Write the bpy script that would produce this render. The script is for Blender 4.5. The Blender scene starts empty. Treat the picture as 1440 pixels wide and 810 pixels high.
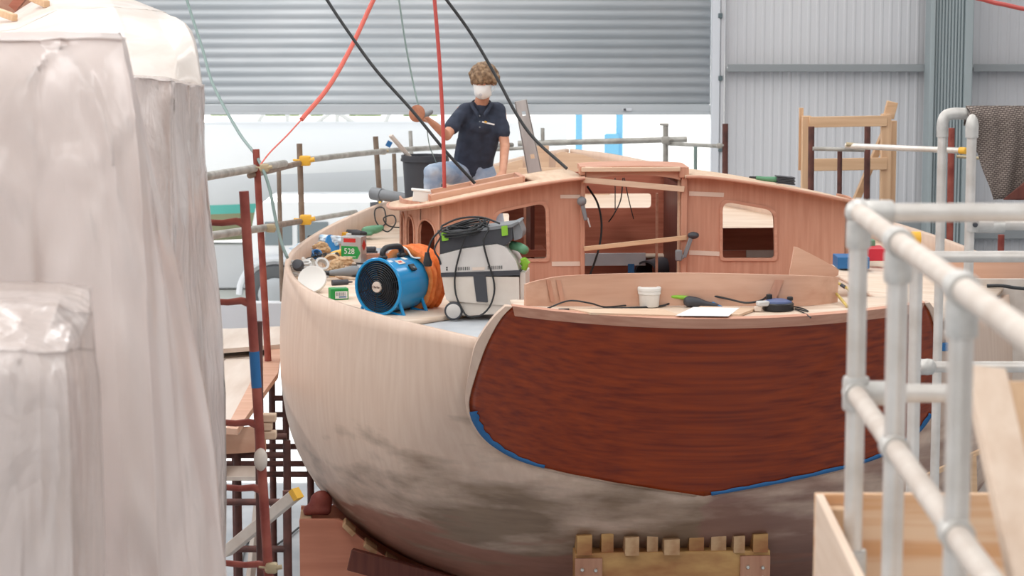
import bpy, bmesh, math, random
from mathutils import Vector, Matrix, noise
from mathutils.geometry import tessellate_polygon
random.seed(7)
SC = bpy.context.scene
COL = SC.collection
PI = math.pi
V = Vector

# ------------------------------------------------------------------ camera / measuring
F_PX = 3200.0            # focal length in pixels of the 1440 px frame (80 mm on 36 mm)
EYE = 4.6                # camera height above the shed floor
PHI = math.atan(395 / F_PX)
CAM = V((0, 0, EYE))
_fw = V((0, math.cos(PHI), -math.sin(PHI)))
_up = V((0, math.sin(PHI), math.cos(PHI)))

def ray(px, py):
    return _fw * F_PX + V((1, 0, 0)) * (px - 720) + _up * (405 - py)

def at(px, py, Y):
    """point seen at a pixel, at world depth Y"""
    r = ray(px, py)
    return CAM + r * (Y / r.y)

def atz(px, py, z):
    r = ray(px, py)
    return CAM + r * ((z - EYE) / r.z)

# boat frame: t to starboard, s forward, z up
_o = at(990, 698, 13.6)
BO = V((_o.x, _o.y, 0))
BTH = math.atan2(215, F_PX * math.cos(PHI) + 395 * math.sin(PHI))
BF = V((-math.sin(BTH), math.cos(BTH), 0))
BR = V((math.cos(BTH), math.sin(BTH), 0))

def bw(t, s, z):
    return BO + BR * t + BF * s + V((0, 0, z))

def w2b(p):
    d = p - BO
    return V((d.dot(BR), d.dot(BF), p.z))

def bp(px, py, s):
    r = ray(px, py)
    k = (s - (CAM - BO).dot(BF)) / r.dot(BF)
    return w2b(CAM + r * k)

def bz(px, py, z):
    return w2b(atz(px, py, z))

# ------------------------------------------------------------------ materials
def lin(c):
    def f(u):
        u /= 255.0
        return u / 12.92 if u <= 0.04045 else ((u + 0.055) / 1.055) ** 2.4
    return (f(c[0]), f(c[1]), f(c[2]), 1)

MATS = {}
def mat(name, rgb, rough=0.6, metal=0.0, coat=0.0, spec=0.5, emit=None, trans=0.0):
    m = bpy.data.materials.new(name); m.use_nodes = True
    b = m.node_tree.nodes['Principled BSDF']
    b.inputs['Base Color'].default_value = lin(rgb)
    b.inputs['Roughness'].default_value = rough
    b.inputs['Metallic'].default_value = metal
    b.inputs['Coat Weight'].default_value = coat
    b.inputs['Coat Roughness'].default_value = 0.12
    b.inputs['Specular IOR Level'].default_value = spec
    MATS[name] = m
    return m

def noisy(name, c1, c2, scale=(1, 1, 1), nscale=6.0, rough=0.6, metal=0.0, coat=0.0, detail=6, lo=0.35, hi=0.65,
          bump=0.0, spec=0.5, world=False, third=None):
    """two colours mixed by stretched noise (wood grain, paint wear, concrete ...)"""
    m = mat(name, c1, rough, metal, coat, spec)
    nt = m.node_tree; N = nt.nodes; L = nt.links
    b = N['Principled BSDF']
    tc = N.new('ShaderNodeTexCoord'); mp = N.new('ShaderNodeMapping')
    if world:
        g = N.new('ShaderNodeNewGeometry'); L.new(g.outputs['Position'], mp.inputs['Vector'])
    else:
        L.new(tc.outputs['Object'], mp.inputs['Vector'])
    mp.inputs['Scale'].default_value = scale
    n = N.new('ShaderNodeTexNoise'); n.inputs['Scale'].default_value = nscale; n.inputs['Detail'].default_value = detail
    L.new(mp.outputs['Vector'], n.inputs['Vector'])
    r = N.new('ShaderNodeValToRGB')
    r.color_ramp.elements[0].position = lo; r.color_ramp.elements[0].color = lin(c1)
    r.color_ramp.elements[1].position = hi; r.color_ramp.elements[1].color = lin(c2)
    if third:
        e = r.color_ramp.elements.new(third[0]); e.color = lin(third[1])
    L.new(n.outputs['Fac'], r.inputs['Fac']); L.new(r.outputs['Color'], b.inputs['Base Color'])
    if bump:
        bn = N.new('ShaderNodeBump'); bn.inputs['Strength'].default_value = bump; bn.inputs['Distance'].default_value = 0.01
        L.new(n.outputs['Fac'], bn.inputs['Height']); L.new(bn.outputs['Normal'], b.inputs['Normal'])
    return m

def wood(name, c1, c2, axis='x', rough=0.55, coat=0.0, fine=34.0, spec=0.35):
    s = {'x': (0.06, 1, 1), 'y': (1, 0.06, 1), 'z': (1, 1, 0.06)}[axis]
    return noisy(name, c1, c2, s, fine, rough, 0, coat, 5, 0.3, 0.7, 0.0, spec)

# ------------------------------------------------------------------ mesh builder
def catmull(pts, n=6, closed=False):
    pts = [V(p) for p in pts]
    if len(pts) < 3: 
        if len(pts) == 2: return [pts[0].lerp(pts[1], i / n) for i in range(n + 1)]
        return pts
    out = []
    m = len(pts)
    rng = range(m) if closed else range(m - 1)
    for i in rng:
        if closed:
            p0, p1, p2, p3 = pts[(i - 1) % m], pts[i], pts[(i + 1) % m], pts[(i + 2) % m]
        else:
            p1, p2 = pts[i], pts[i + 1]
            p0 = pts[i - 1] if i > 0 else p1 * 2 - p2
            p3 = pts[i + 2] if i + 2 < m else p2 * 2 - p1
        for k in range(n):
            u = k / n
            out.append(0.5 * ((2 * p1) + (p2 - p0) * u + (2 * p0 - 5 * p1 + 4 * p2 - p3) * u * u + (3 * p1 - p0 - 3 * p2 + p3) * u ** 3))
    if not closed: out.append(pts[-1].copy())
    return out

def interp(table, x):
    """smooth (catmull) table lookup"""
    xs = [a for a, _ in table]; ys = [b for _, b in table]
    if x <= xs[0]: return ys[0]
    if x >= xs[-1]: return ys[-1]
    for i in range(len(xs) - 1):
        if xs[i] <= x <= xs[i + 1]:
            h = xs[i + 1] - xs[i]; u = (x - xs[i]) / h
            def sl(j):
                if j == 0: return (ys[1] - ys[0]) / (xs[1] - xs[0])
                if j == len(xs) - 1: return (ys[-1] - ys[-2]) / (xs[-1] - xs[-2])
                return (ys[j + 1] - ys[j - 1]) / (xs[j + 1] - xs[j - 1])
            m0, m1 = sl(i) * h, sl(i + 1) * h
            return (2*u**3 - 3*u**2 + 1) * ys[i] + (u**3 - 2*u**2 + u) * m0 + (-2*u**3 + 3*u**2) * ys[i + 1] + (u**3 - u**2) * m1

WM = {}   # world matrix of every empty / part
class MB:
    def __init__(s): s.v = []; s.f = []; s.mi = []; s.cur = 0
    def m(s, i): s.cur = i; return s
    def add(s, vs, fs):
        o = len(s.v); s.v += [V(p) for p in vs]
        for f in fs: s.f.append([o + i for i in f]); s.mi.append(s.cur)
        return s
    def box(s, c, d, rot=None, bev=0.0, seg=1):
        bm = bmesh.new(); bmesh.ops.create_cube(bm, size=1)
        for v in bm.verts: v.co = V((v.co.x * d[0], v.co.y * d[1], v.co.z * d[2]))
        if bev: bmesh.ops.bevel(bm, geom=list(bm.edges), offset=bev, segments=seg, profile=0.5, affect='EDGES')
        s.bm(bm, c, rot); return s
    def bm(s, bm, c=(0, 0, 0), rot=None):
        R = rot.to_matrix().to_3x3() if hasattr(rot, 'to_matrix') else (rot if rot is not None else Matrix.Identity(3))
        R = R.to_3x3()
        bm.verts.index_update()
        s.add([R @ v.co + V(c) for v in bm.verts], [[v.index for v in f.verts] for f in bm.faces]); bm.free(); return s
    def bar(s, a, b, w, h, up=(0, 0, 1), bev=0.0):
        """rectangular bar from a to b; w across, h along up"""
        a = V(a); b = V(b); x = (b - a); L = x.length; x = x / L
        u = V(up); y = u.cross(x)
        if y.length < 1e-4: y = V((1, 0, 0)).cross(x)
        y.normalize(); z = x.cross(y)
        R = Matrix((x, y, z)).transposed()
        return s.box((a + b) / 2, (L, w, h), R, bev)
    def tube(s, pts, r, n=10, caps=True, closed=False):
        pts = [V(p) for p in pts]
        m = len(pts); rr = r if isinstance(r, (list, tuple)) else [r] * m
        T = []
        for i in range(m):
            if closed: t = pts[(i + 1) % m] - pts[(i - 1) % m]
            else: t = pts[min(i + 1, m - 1)] - pts[max(i - 1, 0)]
            T.append(t.normalized() if t.length > 1e-9 else V((0, 0, 1)))
        a = V((0, 0, 1)) if abs(T[0].z) < 0.9 else V((1, 0, 0))
        nrm = (a - T[0] * a.dot(T[0])).normalized()
        vs = []
        for i in range(m):
            nrm = (nrm - T[i] * nrm.dot(T[i])).normalized(); b = T[i].cross(nrm)
            for k in range(n):
                an = 2 * PI * k / n
                vs.append(pts[i] + (nrm * math.cos(an) + b * math.sin(an)) * rr[i])
        fs = []
        for i in range(m if closed else m - 1):
            j = (i + 1) % m
            for k in range(n):
                fs.append([i * n + k, i * n + (k + 1) % n, j * n + (k + 1) % n, j * n + k])
        if caps and not closed:
            fs.append(list(range(n))[::-1]); fs.append([(m - 1) * n + k for k in range(n)])
        return s.add(vs, fs)
    def lathe(s, prof, c=(0, 0, 0), axis=(0, 0, 1), n=32, close=False):
        """prof: list of (radius, height along axis)"""
        ax = V(axis).normalized(); a = V((1, 0, 0)) if abs(ax.x) < 0.9 else V((0, 1, 0))
        u = (a - ax * a.dot(ax)).normalized(); w = ax.cross(u); c = V(c)
        vs = []; fs = []; idx = []
        for (r, h) in prof:
            if r < 1e-6:
                idx.append([len(vs)]); vs.append(c + ax * h)
            else:
                idx.append(list(range(len(vs), len(vs) + n)))
                for k in range(n):
                    an = 2 * PI * k / n
                    vs.append(c + ax * h + (u * math.cos(an) + w * math.sin(an)) * r)
        pairs = list(zip(idx, idx[1:])) + ([(idx[-1], idx[0])] if close else [])
        for A, B in pairs:
            for k in range(n):
                k2 = (k + 1) % n
                if len(A) == 1 and len(B) == 1: break
                if len(A) == 1: fs.append([A[0], B[k2], B[k]])
                elif len(B) == 1: fs.append([A[k], A[k2], B[0]])
                else: fs.append([A[k], A[k2], B[k2], B[k]])
        return s.add(vs, fs)
    def sphere(s, c, r, sc=(1, 1, 1), rot=None, sub=2):
        bm = bmesh.new(); bmesh.ops.create_icosphere(bm, subdivisions=sub, radius=r)
        for v in bm.verts: v.co = V((v.co.x * sc[0], v.co.y * sc[1], v.co.z * sc[2]))
        return s.bm(bm, c, rot)
    def capsule(s, a, b, ra, rb, n=14):
        a = V(a); b = V(b)
        s.sphere(a, ra); s.sphere(b, rb)
        if (b - a).length > 1e-5: s.tube([a, b], [ra, rb], n)
        return s
    def chain(s, pr):
        for (a, ra), (b, rb) in zip(pr, pr[1:]): s.capsule(a, b, ra, rb)
        return s
    def prism(s, outer, depth, fn, holes=()):
        """2D polygon with holes, extruded; fn(u, v, d) -> 3D, d in 0..depth"""
        loops = [[V((p[0], p[1], 0)) for p in outer]] + [[V((p[0], p[1], 0)) for p in h] for h in holes]
        tris = tessellate_polygon(loops)
        flat = [p for l in loops for p in l]; n = len(flat)
        vs = [V(fn(p.x, p.y, 0)) for p in flat] + [V(fn(p.x, p.y, depth)) for p in flat]
        fs = [list(t) for t in tris] + [[i + n for i in t][::-1] for t in tris]
        o = 0
        for l in loops:
            k = len(l)
            for i in range(k):
                a, b = o + i, o + (i + 1) % k
                fs.append([a, b, b + n, a + n])
            o += k
        return s.add(vs, fs)
    def grid(s, rows, closed=False):
        """rows: list of equally long lists of points"""
        n = len(rows[0]); vs = [p for r in rows for p in r]; fs = []
        for i in range(len(rows) - 1):
            for j in range(n if closed else n - 1):
                j2 = (j + 1) % n
                fs.append([i * n + j, i * n + j2, (i + 1) * n + j2, (i + 1) * n + j])
        return s.add(vs, fs)
    def build(s, name, mats, parent=None, world=False, smooth=40, solid=0.0, solid_off=-1.0, origin=None, fix=True, out=None):
        if not isinstance(mats, (list, tuple)): mats = [mats]
        vs = s.v; loc = V((0, 0, 0))
        if parent is not None:
            if world:
                inv = WM[parent.name].inverted(); vs = [inv @ p for p in vs]
        else:
            if origin is None:
                xs = [p.x for p in vs]; ys = [p.y for p in vs]; zs = [p.z for p in vs]
                loc = V(((min(xs) + max(xs)) / 2, (min(ys) + max(ys)) / 2, min(zs)))
            else: loc = V(origin)
            vs = [p - loc for p in vs]
        me = bpy.data.meshes.new(name)
        me.from_pydata([tuple(p) for p in vs], [], s.f)
        for m in mats: me.materials.append(m)
        me.polygons.foreach_set('material_index', s.mi)
        if fix:
            bm = bmesh.new(); bm.from_mesh(me); bmesh.ops.remove_doubles(bm, verts=bm.verts, dist=1e-6)
            bmesh.ops.recalc_face_normals(bm, faces=bm.faces)
            if out is not None:
                tot = V((0, 0, 0))
                for f in bm.faces: tot += f.normal * f.calc_area()
                if tot.dot(V(out)) < 0: bmesh.ops.reverse_faces(bm, faces=bm.faces)
            bm.to_mesh(me); bm.free()
        if smooth:
            me.polygons.foreach_set('use_smooth', [True] * len(me.polygons))
            me.set_sharp_from_angle(angle=math.radians(smooth))
        me.update()
        o = bpy.data.objects.new(name, me); COL.objects.link(o)
        o.location = loc
        if parent is not None:
            o.parent = parent; WM[o.name] = WM[parent.name]
        else: WM[o.name] = Matrix.Translation(loc)
        if solid:
            md = o.modifiers.new('thickness', 'SOLIDIFY'); md.thickness = solid; md.offset = solid_off
        return o

def tag(o, label, cat, group=None, kind=None):
    o['label'] = label; o['category'] = cat
    if group: o['group'] = group
    if kind: o['kind'] = kind
    return o

def struct(o):
    o['kind'] = 'structure'; return o

def thing(name, label, cat, loc=(0, 0, 0), rotz=0.0, group=None, rot=None):
    e = bpy.data.objects.new(name, None); COL.objects.link(e)
    e.empty_display_size = 0.1
    e.location = loc
    e.rotation_euler = rot if rot is not None else (0, 0, rotz)
    WM[e.name] = Matrix.Translation(V(loc)) @ (e.rotation_euler.to_matrix().to_4x4())
    return tag(e, label, cat, group)

def copy_thing(root, loc, rotz, label, group=None):
    r = root.copy(); COL.objects.link(r); r.location = loc; r.rotation_euler = (0, 0, rotz); r['label'] = label
    if group: r['group'] = group
    for ch in list(root.children):
        c = ch.copy(); COL.objects.link(c); c.parent = r
        for g in ch.children:
            d = g.copy(); COL.objects.link(d); d.parent = c
    return r

def remeshed(mb, name, mats, parent, voxel, smooth_iter=4, world=True, disp=0.0):
    """one continuous skin grown over overlapping closed pieces"""
    o = mb.build('tmp', mats[:1] if isinstance(mats, list) else mats, None, smooth=0, origin=(0, 0, 0), fix=False)
    md = o.modifiers.new('r', 'REMESH'); md.mode = 'VOXEL'; md.voxel_size = voxel
    if smooth_iter:
        sm = o.modifiers.new('s', 'SMOOTH'); sm.iterations = smooth_iter; sm.factor = 0.5
    dg = bpy.context.evaluated_depsgraph_get()
    me = bpy.data.meshes.new_from_object(o.evaluated_get(dg))
    bpy.data.objects.remove(o, do_unlink=True)
    if world and parent is not None: me.transform(WM[parent.name].inverted())
    me.name = name
    me.polygons.foreach_set('use_smooth', [True] * len(me.polygons))
    o = bpy.data.objects.new(name, me); COL.objects.link(o)
    if parent is not None: o.parent = parent; WM[o.name] = WM[parent.name]
    return o

def text_mesh(txt, size, depth, M, name, m, parent):
    """lettering as a thin mesh; M maps text plane to the parent's space"""
    cu = bpy.data.curves.new(name, 'FONT'); cu.body = txt; cu.size = size; cu.extrude = depth
    cu.align_x = 'CENTER'; cu.align_y = 'CENTER'
    o = bpy.data.objects.new(name, cu); COL.objects.link(o)
    dg = bpy.context.evaluated_depsgraph_get(); dg.update()
    me = bpy.data.meshes.new_from_object(o.evaluated_get(dg))
    bpy.data.objects.remove(o, do_unlink=True)
    me.transform(M); me.materials.clear(); me.materials.append(m)
    o = bpy.data.objects.new(name, me); COL.objects.link(o); o.parent = parent; WM[o.name] = WM[parent.name]
    return o
# ------------------------------------------------------------------ camera, light, view
cam_d = bpy.data.cameras.new('camera'); cam = bpy.data.objects.new('camera', cam_d); COL.objects.link(cam)
cam.location = CAM; cam.rotation_euler = (PI / 2 - PHI, 0, 0)
cam_d.lens = 80; cam_d.sensor_width = 36; cam_d.clip_end = 400
cam_d.dof.use_dof = True; cam_d.dof.focus_distance = 14.3; cam_d.dof.aperture_fstop = 5.0
SC.camera = cam
SC.view_settings.view_transform = 'Standard'; SC.view_settings.look = 'None'
SC.view_settings.gamma = 1; SC.view_settings.use_curve_mapping = False
SC.view_settings.exposure = 0.03
SC.cycles.use_denoising = True
SC.cycles.caustics_reflective = False; SC.cycles.caustics_refractive = False
SC.cycles.sample_clamp_indirect = 4.0; SC.cycles.max_bounces = 8; SC.cycles.diffuse_bounces = 5

w = bpy.data.worlds.new('sky'); SC.world = w; w.use_nodes = True
bg = w.node_tree.nodes['Background']; bg.inputs['Color'].default_value = (0.93, 0.97, 1.0, 1); bg.inputs['Strength'].default_value = 1.1

sun_d = bpy.data.lights.new('sun', 'SUN'); sun = bpy.data.objects.new('sun', sun_d); COL.objects.link(sun)
sun_d.energy = 6.0; sun_d.angle = 0.01; sun_d.color = (1, 0.96, 0.9)
sun.rotation_euler = V((0.28, -0.85, -0.45)).to_track_quat('-Z', 'Y').to_euler()

def skylight(x, y, sx, sy, e, tilt=None):
    d = bpy.data.lights.new('skylight', 'AREA'); d.shape = 'RECTANGLE'; d.size = sx; d.size_y = sy; d.energy = e
    d.color = (1.0, 0.985, 0.965)
    o = bpy.data.objects.new('skylight', d); COL.objects.link(o); o.location = (x, y, 8.85)
    return o
for x in (-9.5, -4.5, 0.5, 5.5):
    skylight(x, 11.0, 1.3, 32.0, {-9.5: 1400, -4.5: 850, 0.5: 640, 5.5: 700}[x])

# ------------------------------------------------------------------ materials
M = {}
M['floor'] = noisy('concrete_floor', (158, 164, 170), (186, 190, 194), (1, 1, 1), 1.5, 0.45, detail=8, world=True)
M['yard'] = noisy('yard_concrete', (205, 205, 200), (225, 224, 220), (1, 1, 1), 0.6, 0.8, world=True)
M['wallsheet'] = noisy('white_wall_sheet', (202, 202, 205), (212, 212, 214), (1, 1, 0.1), 0.8, 0.5)
M['shutter'] = noisy('galvanised_slat', (186, 192, 196), (200, 204, 207), (0.3, 1, 1), 2.0, 0.42, metal=0.15)
M['girt'] = mat('girt_grey', (150, 154, 156), 0.5, 0.2)
M['colgrey'] = mat('column_grey', (160, 170, 172), 0.55)
M['coldark'] = mat('column_dark_grey', (92, 106, 110), 0.55)
M['ceil'] = mat('ceiling_sheet', (190, 192, 194), 0.8)
M['white'] = mat('white_paint', (232, 232, 228), 0.45)
M['whitegrp'] = mat('white_gelcoat', (236, 238, 240), 0.3)
M['lightgrey'] = mat('light_grey_wrap', (214, 217, 222), 0.5)
M['turq'] = mat('turquoise_line', (95, 190, 180), 0.5)
M['khaki'] = mat('khaki_antifoul', (150, 152, 120), 0.7)
M['darkglass'] = mat('dark_window_glass', (126, 136, 140), 0.15)
M['rubber'] = mat('black_rubber', (38, 38, 40), 0.7)
M['tyre'] = mat('tyre_rubber', (92, 94, 97), 0.85)  # lighter than real rubber: outdoor glare is put into the colour
M['alloy'] = mat('grey_wheel', (170, 174, 178), 0.4, 0.4)
M['leaf'] = noisy('tree_leaves', (120, 140, 84), (190, 200, 140), (1, 1, 1), 1.5, 0.8)
M['bark'] = mat('tree_bark', (110, 92, 74), 0.9)
M['galv'] = noisy('galvanised_tube', (214, 207, 199), (232, 227, 221), (1, 1, 1), 9, 0.34, metal=0.45)
M['galvfit'] = noisy('galvanised_fitting', (196, 193, 188), (216, 213, 208), (1, 1, 1), 22, 0.5, metal=0.45)
M['dusty'] = noisy('dusty_tube', (206, 192, 180), (222, 212, 202), (1, 1, 1), 10, 0.6, metal=0.2)
M['steelgrey'] = noisy('weathered_scaffold_tube', (150, 146, 138), (186, 184, 178), (1, 1, 1), 7, 0.55, metal=0.3)
M['rust'] = noisy('red_oxide_tube', (128, 52, 44), (160, 84, 70), (1, 1, 1), 8, 0.6)
M['rustdark'] = noisy('dark_red_oxide_tube', (74, 46, 42), (106, 64, 56), (1, 1, 1), 8, 0.65)
M['brownsteel'] = noisy('brown_tube', (116, 98, 84), (140, 122, 106), (1, 1, 1), 8, 0.6)
M['yellow'] = mat('yellow_plastic', (236, 182, 60), 0.45)
M['brass'] = mat('pale_coupler', (186, 170, 138), 0.5, 0.3)
M['mah_z'] = wood('raw_mahogany_upright', (208, 158, 134), (192, 138, 114), 'z', 0.6)
M['mah_x'] = wood('raw_mahogany', (212, 162, 138), (194, 140, 117), 'x', 0.6)
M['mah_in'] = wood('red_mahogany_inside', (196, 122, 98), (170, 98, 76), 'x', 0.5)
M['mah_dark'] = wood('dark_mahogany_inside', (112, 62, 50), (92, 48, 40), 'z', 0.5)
M['paleply'] = wood('pale_plywood', (226, 200, 174), (212, 180, 152), 'x', 0.6)
M['paleply_y'] = wood('pale_plywood_lengthways', (226, 200, 174), (210, 178, 150), 'y', 0.6)
M['okoume'] = wood('okoume_ply', (220, 180, 156), (202, 156, 132), 'x', 0.6, fine=14)
M['deckpale'] = noisy('dusty_deck', (228, 210, 192), (214, 190, 168), (0.15, 1, 1), 12, 0.65)
M['deckgrey'] = noisy('grey_primed_deck', (182, 188, 194), (198, 202, 206), (1, 1, 1), 5, 0.6)
M['pine'] = wood('pine_timber', (224, 190, 154), (204, 166, 130), 'x', 0.65, fine=26)
M['pine_z'] = wood('pine_timber_upright', (222, 188, 152), (202, 164, 130), 'z', 0.65, fine=26)
M['pine_y'] = wood('pine_timber_lengthways', (230, 208, 188), (214, 187, 164), 'y', 0.65, fine=20)
M['shutterply'] = wood('red_shuttering_ply', (228, 158, 130), (200, 128, 102), 'x', 0.6, fine=10)
M['spruce'] = noisy('spruce_board', (216, 166, 122), (232, 200, 168), (0.05, 1, 1), 22, 0.6, lo=0.42, hi=0.58)
M['weatherboard'] = noisy('weathered_board', (204, 190, 178), (218, 208, 198), (1, 0.15, 1), 8, 0.7)
M['cradlewood'] = noisy('resin_stained_timber', (206, 164, 104), (156, 100, 58), (0.4, 1, 1), 6, 0.55)
M['cradleply'] = wood('cradle_gusset_ply', (190, 144, 118), (172, 122, 98), 'z', 0.6)
M['wedge'] = noisy('wedge_wood', (212, 178, 138), (176, 132, 92), (1, 1, 1), 9, 0.6)
M['bluetape'] = mat('blue_masking_tape', (38, 104, 160), 0.55)
M['papertape'] = mat('white_paper_tape', (226, 208, 192), 0.6)
M['blue'] = mat('fan_blue_enamel', (26, 150, 212), 0.28, 0, 0.4)
M['orange'] = noisy('orange_pvc_duct', (226, 120, 50), (246, 146, 76), (1, 1, 1), 30, 0.45)
M['black'] = mat('black_plastic', (34, 35, 38), 0.45)
M['blackcable'] = mat('black_cable', (40, 42, 44), 0.5)
M['darkgrey'] = mat('dark_grey_plastic', (66, 68, 74), 0.5)
M['midgrey'] = mat('mid_grey_plastic', (128, 132, 136), 0.5)
M['vacgrey'] = noisy('light_grey_plastic', (204, 200, 196), (216, 213, 209), (1, 1, 1), 6, 0.45)
M['vacwhite'] = noisy('off_white_plastic', (224, 216, 206), (212, 202, 190), (1, 1, 1), 5, 0.5)
M['lime'] = mat('lime_plastic', (140, 196, 60), 0.45)
M['green'] = mat('label_green', (34, 150, 70), 0.45)
M['sagegreen'] = mat('sage_green_plastic', (96, 150, 116), 0.45)
M['red'] = mat('label_red', (206, 52, 48), 0.5)
M['redbox'] = mat('red_plastic', (206, 40, 60), 0.45)
M['tin'] = mat('tinplate', (200, 200, 200), 0.3, 0.6)
M['paper'] = mat('white_paper', (236, 236, 236), 0.7)
M['cream'] = mat('cream_label', (226, 210, 196), 0.6)
M['tan'] = noisy('tan_paper', (206, 176, 138), (186, 150, 112), (1, 1, 1), 20, 0.8)
M['palebluerag'] = noisy('pale_blue_cloth', (216, 228, 238), (120, 180, 216), (1, 1, 1), 14, 0.8, lo=0.5, hi=0.7)
M['ropegrey'] = mat('pale_grey_hose', (206, 206, 204), 0.5)
M['bluepad'] = mat('blue_disc', (46, 134, 200), 0.6)
M['redcable'] = mat('red_cable', (194, 84, 78), 0.45)
M['orangecable'] = mat('pink_red_cable', (224, 112, 98), 0.45)
M['greycable'] = mat('grey_green_cable', (128, 148, 144), 0.5)
M['alu'] = noisy('aluminium', (196, 194, 192), (212, 210, 208), (1, 1, 0.2), 12, 0.4, metal=0.4)
M['strap'] = noisy('yellow_black_cord', (216, 190, 110), (190, 164, 92), (1, 1, 1), 30, 0.7)
M['skin'] = noisy('skin', (212, 158, 130), (198, 140, 112), (1, 1, 1), 12, 0.55)
M['hair'] = noisy('brown_hair', (104, 80, 60), (160, 132, 102), (1, 1, 1), 38, 0.7)
M['polo'] = noisy('navy_polo_cloth', (44, 52, 68), (54, 62, 80), (1, 1, 1), 16, 0.85, bump=0.1)
M['jeans'] = noisy('faded_denim', (134, 158, 188), (190, 202, 216), (1, 1, 1), 7, 0.85, bump=0.1)
M['mask'] = mat('white_dust_mask', (240, 240, 238), 0.8)
M['boot'] = mat('brown_work_boot', (72, 58, 48), 0.7)
M['disc'] = noisy('orange_brown_sanding_disc', (184, 128, 100), (164, 106, 80), (1, 1, 1), 20, 0.8)
M['bluepaint'] = mat('pale_blue_paint', (128, 196, 232), 0.5)
M['bolt'] = mat('zinc_bolt', (216, 216, 210), 0.3, 0.7)

def hull_material():
    m = mat('sanded_hull', (214, 190, 170), 0.5)
    nt = m.node_tree; N = nt.nodes; L = nt.links; b = N['Principled BSDF']
    b.inputs['Roughness'].default_value = 0.5
    tc = N.new('ShaderNodeTexCoord')
    sep = N.new('ShaderNodeSeparateXYZ'); L.new(tc.outputs['Object'], sep.inputs[0])
    def nz(scale, sc, det=6):
        mp = N.new('ShaderNodeMapping'); mp.inputs['Scale'].default_value = scale; L.new(tc.outputs['Object'], mp.inputs['Vector'])
        n = N.new('ShaderNodeTexNoise'); n.inputs['Scale'].default_value = sc; n.inputs['Detail'].default_value = det
        L.new(mp.outputs['Vector'], n.inputs['Vector']); return n.outputs['Fac']
    def mathn(op, a, bb):
        n = N.new('ShaderNodeMath'); n.operation = op
        for i, q in enumerate((a, bb)):
            if isinstance(q, (int, float)): n.inputs[i].default_value = q
            else: L.new(q, n.inputs[i])
        return n.outputs[0]
    def ramp(f, stops):
        r = N.new('ShaderNodeValToRGB')
        r.color_ramp.elements[0].position = stops[0][0]; r.color_ramp.elements[0].color = lin(stops[0][1])
        r.color_ramp.elements[1].position = stops[-1][0]; r.color_ramp.elements[1].color = lin(stops[-1][1])
        for p, c in stops[1:-1]:
            e = r.color_ramp.elements.new(p); e.color = lin(c)
        L.new(f, r.inputs['Fac']); return r.outputs['Color']
    def mix(f, a, bb):
        n = N.new('ShaderNodeMix'); n.data_type = 'RGBA'; L.new(f, n.inputs[0]); L.new(a, n.inputs[6]); L.new(bb, n.inputs[7]); return n.outputs[2]
    grain = ramp(nz((3.0, 3.0, 0.35), 7), [(0.3, (222, 197, 178)), (0.7, (213, 185, 165))])
    filler = ramp(nz((0.5, 0.5, 3.0), 6), [(0.3, (154, 130, 109)), (0.7, (130, 107, 88))])
    # brushed-on grey-brown fairing coat below a ragged edge
    h = mathn('ADD', mathn('MULTIPLY', sep.outputs['Z'], -1.0), mathn('MULTIPLY', nz((0.7, 0.7, 2.6), 2.4, 9), 2.1))
    h = mathn('SUBTRACT', h, mathn('MULTIPLY', sep.outputs['Y'], 0.28))
    g = N.new('ShaderNodeMapRange'); L.new(h, g.inputs[0]); g.inputs[1].default_value = -0.95; g.inputs[2].default_value = -0.38
    # the fairing coat is on the port half only; starboard of the centre seam is bare pinkish wood
    sx = mathn('ADD', sep.outputs['X'], mathn('MULTIPLY', nz((1, 1, 1), 5), 0.25))
    gx = N.new('ShaderNodeMapRange'); L.new(sx, gx.inputs[0]); gx.inputs[1].default_value = 0.12; gx.inputs[2].default_value = 0.16
    bare = ramp(nz((0.4, 0.4, 2.0), 6), [(0.3, (158, 122, 108)), (0.7, (142, 106, 94))])
    filler = mix(gx.outputs[0], filler, bare)
    col = mix(g.outputs[0], grain, filler)
    # bare reddish patches low down
    red = ramp(nz((0.6, 0.6, 2.0), 9), [(0.3, (168, 122, 104)), (0.7, (150, 104, 88))])
    h2 = mathn('ADD', mathn('MULTIPLY', sep.outputs['Z'], -1.0), mathn('MULTIPLY', nz((0.5, 0.5, 3.0), 1.7, 8), 1.6))
    g2 = N.new('ShaderNodeMapRange'); L.new(h2, g2.inputs[0]); g2.inputs[1].default_value = -0.42; g2.inputs[2].default_value = -0.30
    col = mix(g2.outputs[0], col, red)
    L.new(col, b.inputs['Base Color'])
    return m
M['dullblue'] = mat('dull_blue_plastic', (92, 108, 150), 0.45)
M['hull'] = hull_material()
M['transom'] = noisy('varnished_mahogany', (116, 36, 10), (162, 64, 15), (0.035, 1, 1), 30, 0.3, coat=0.15, lo=0.3, hi=0.72, spec=0.35)

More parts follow.
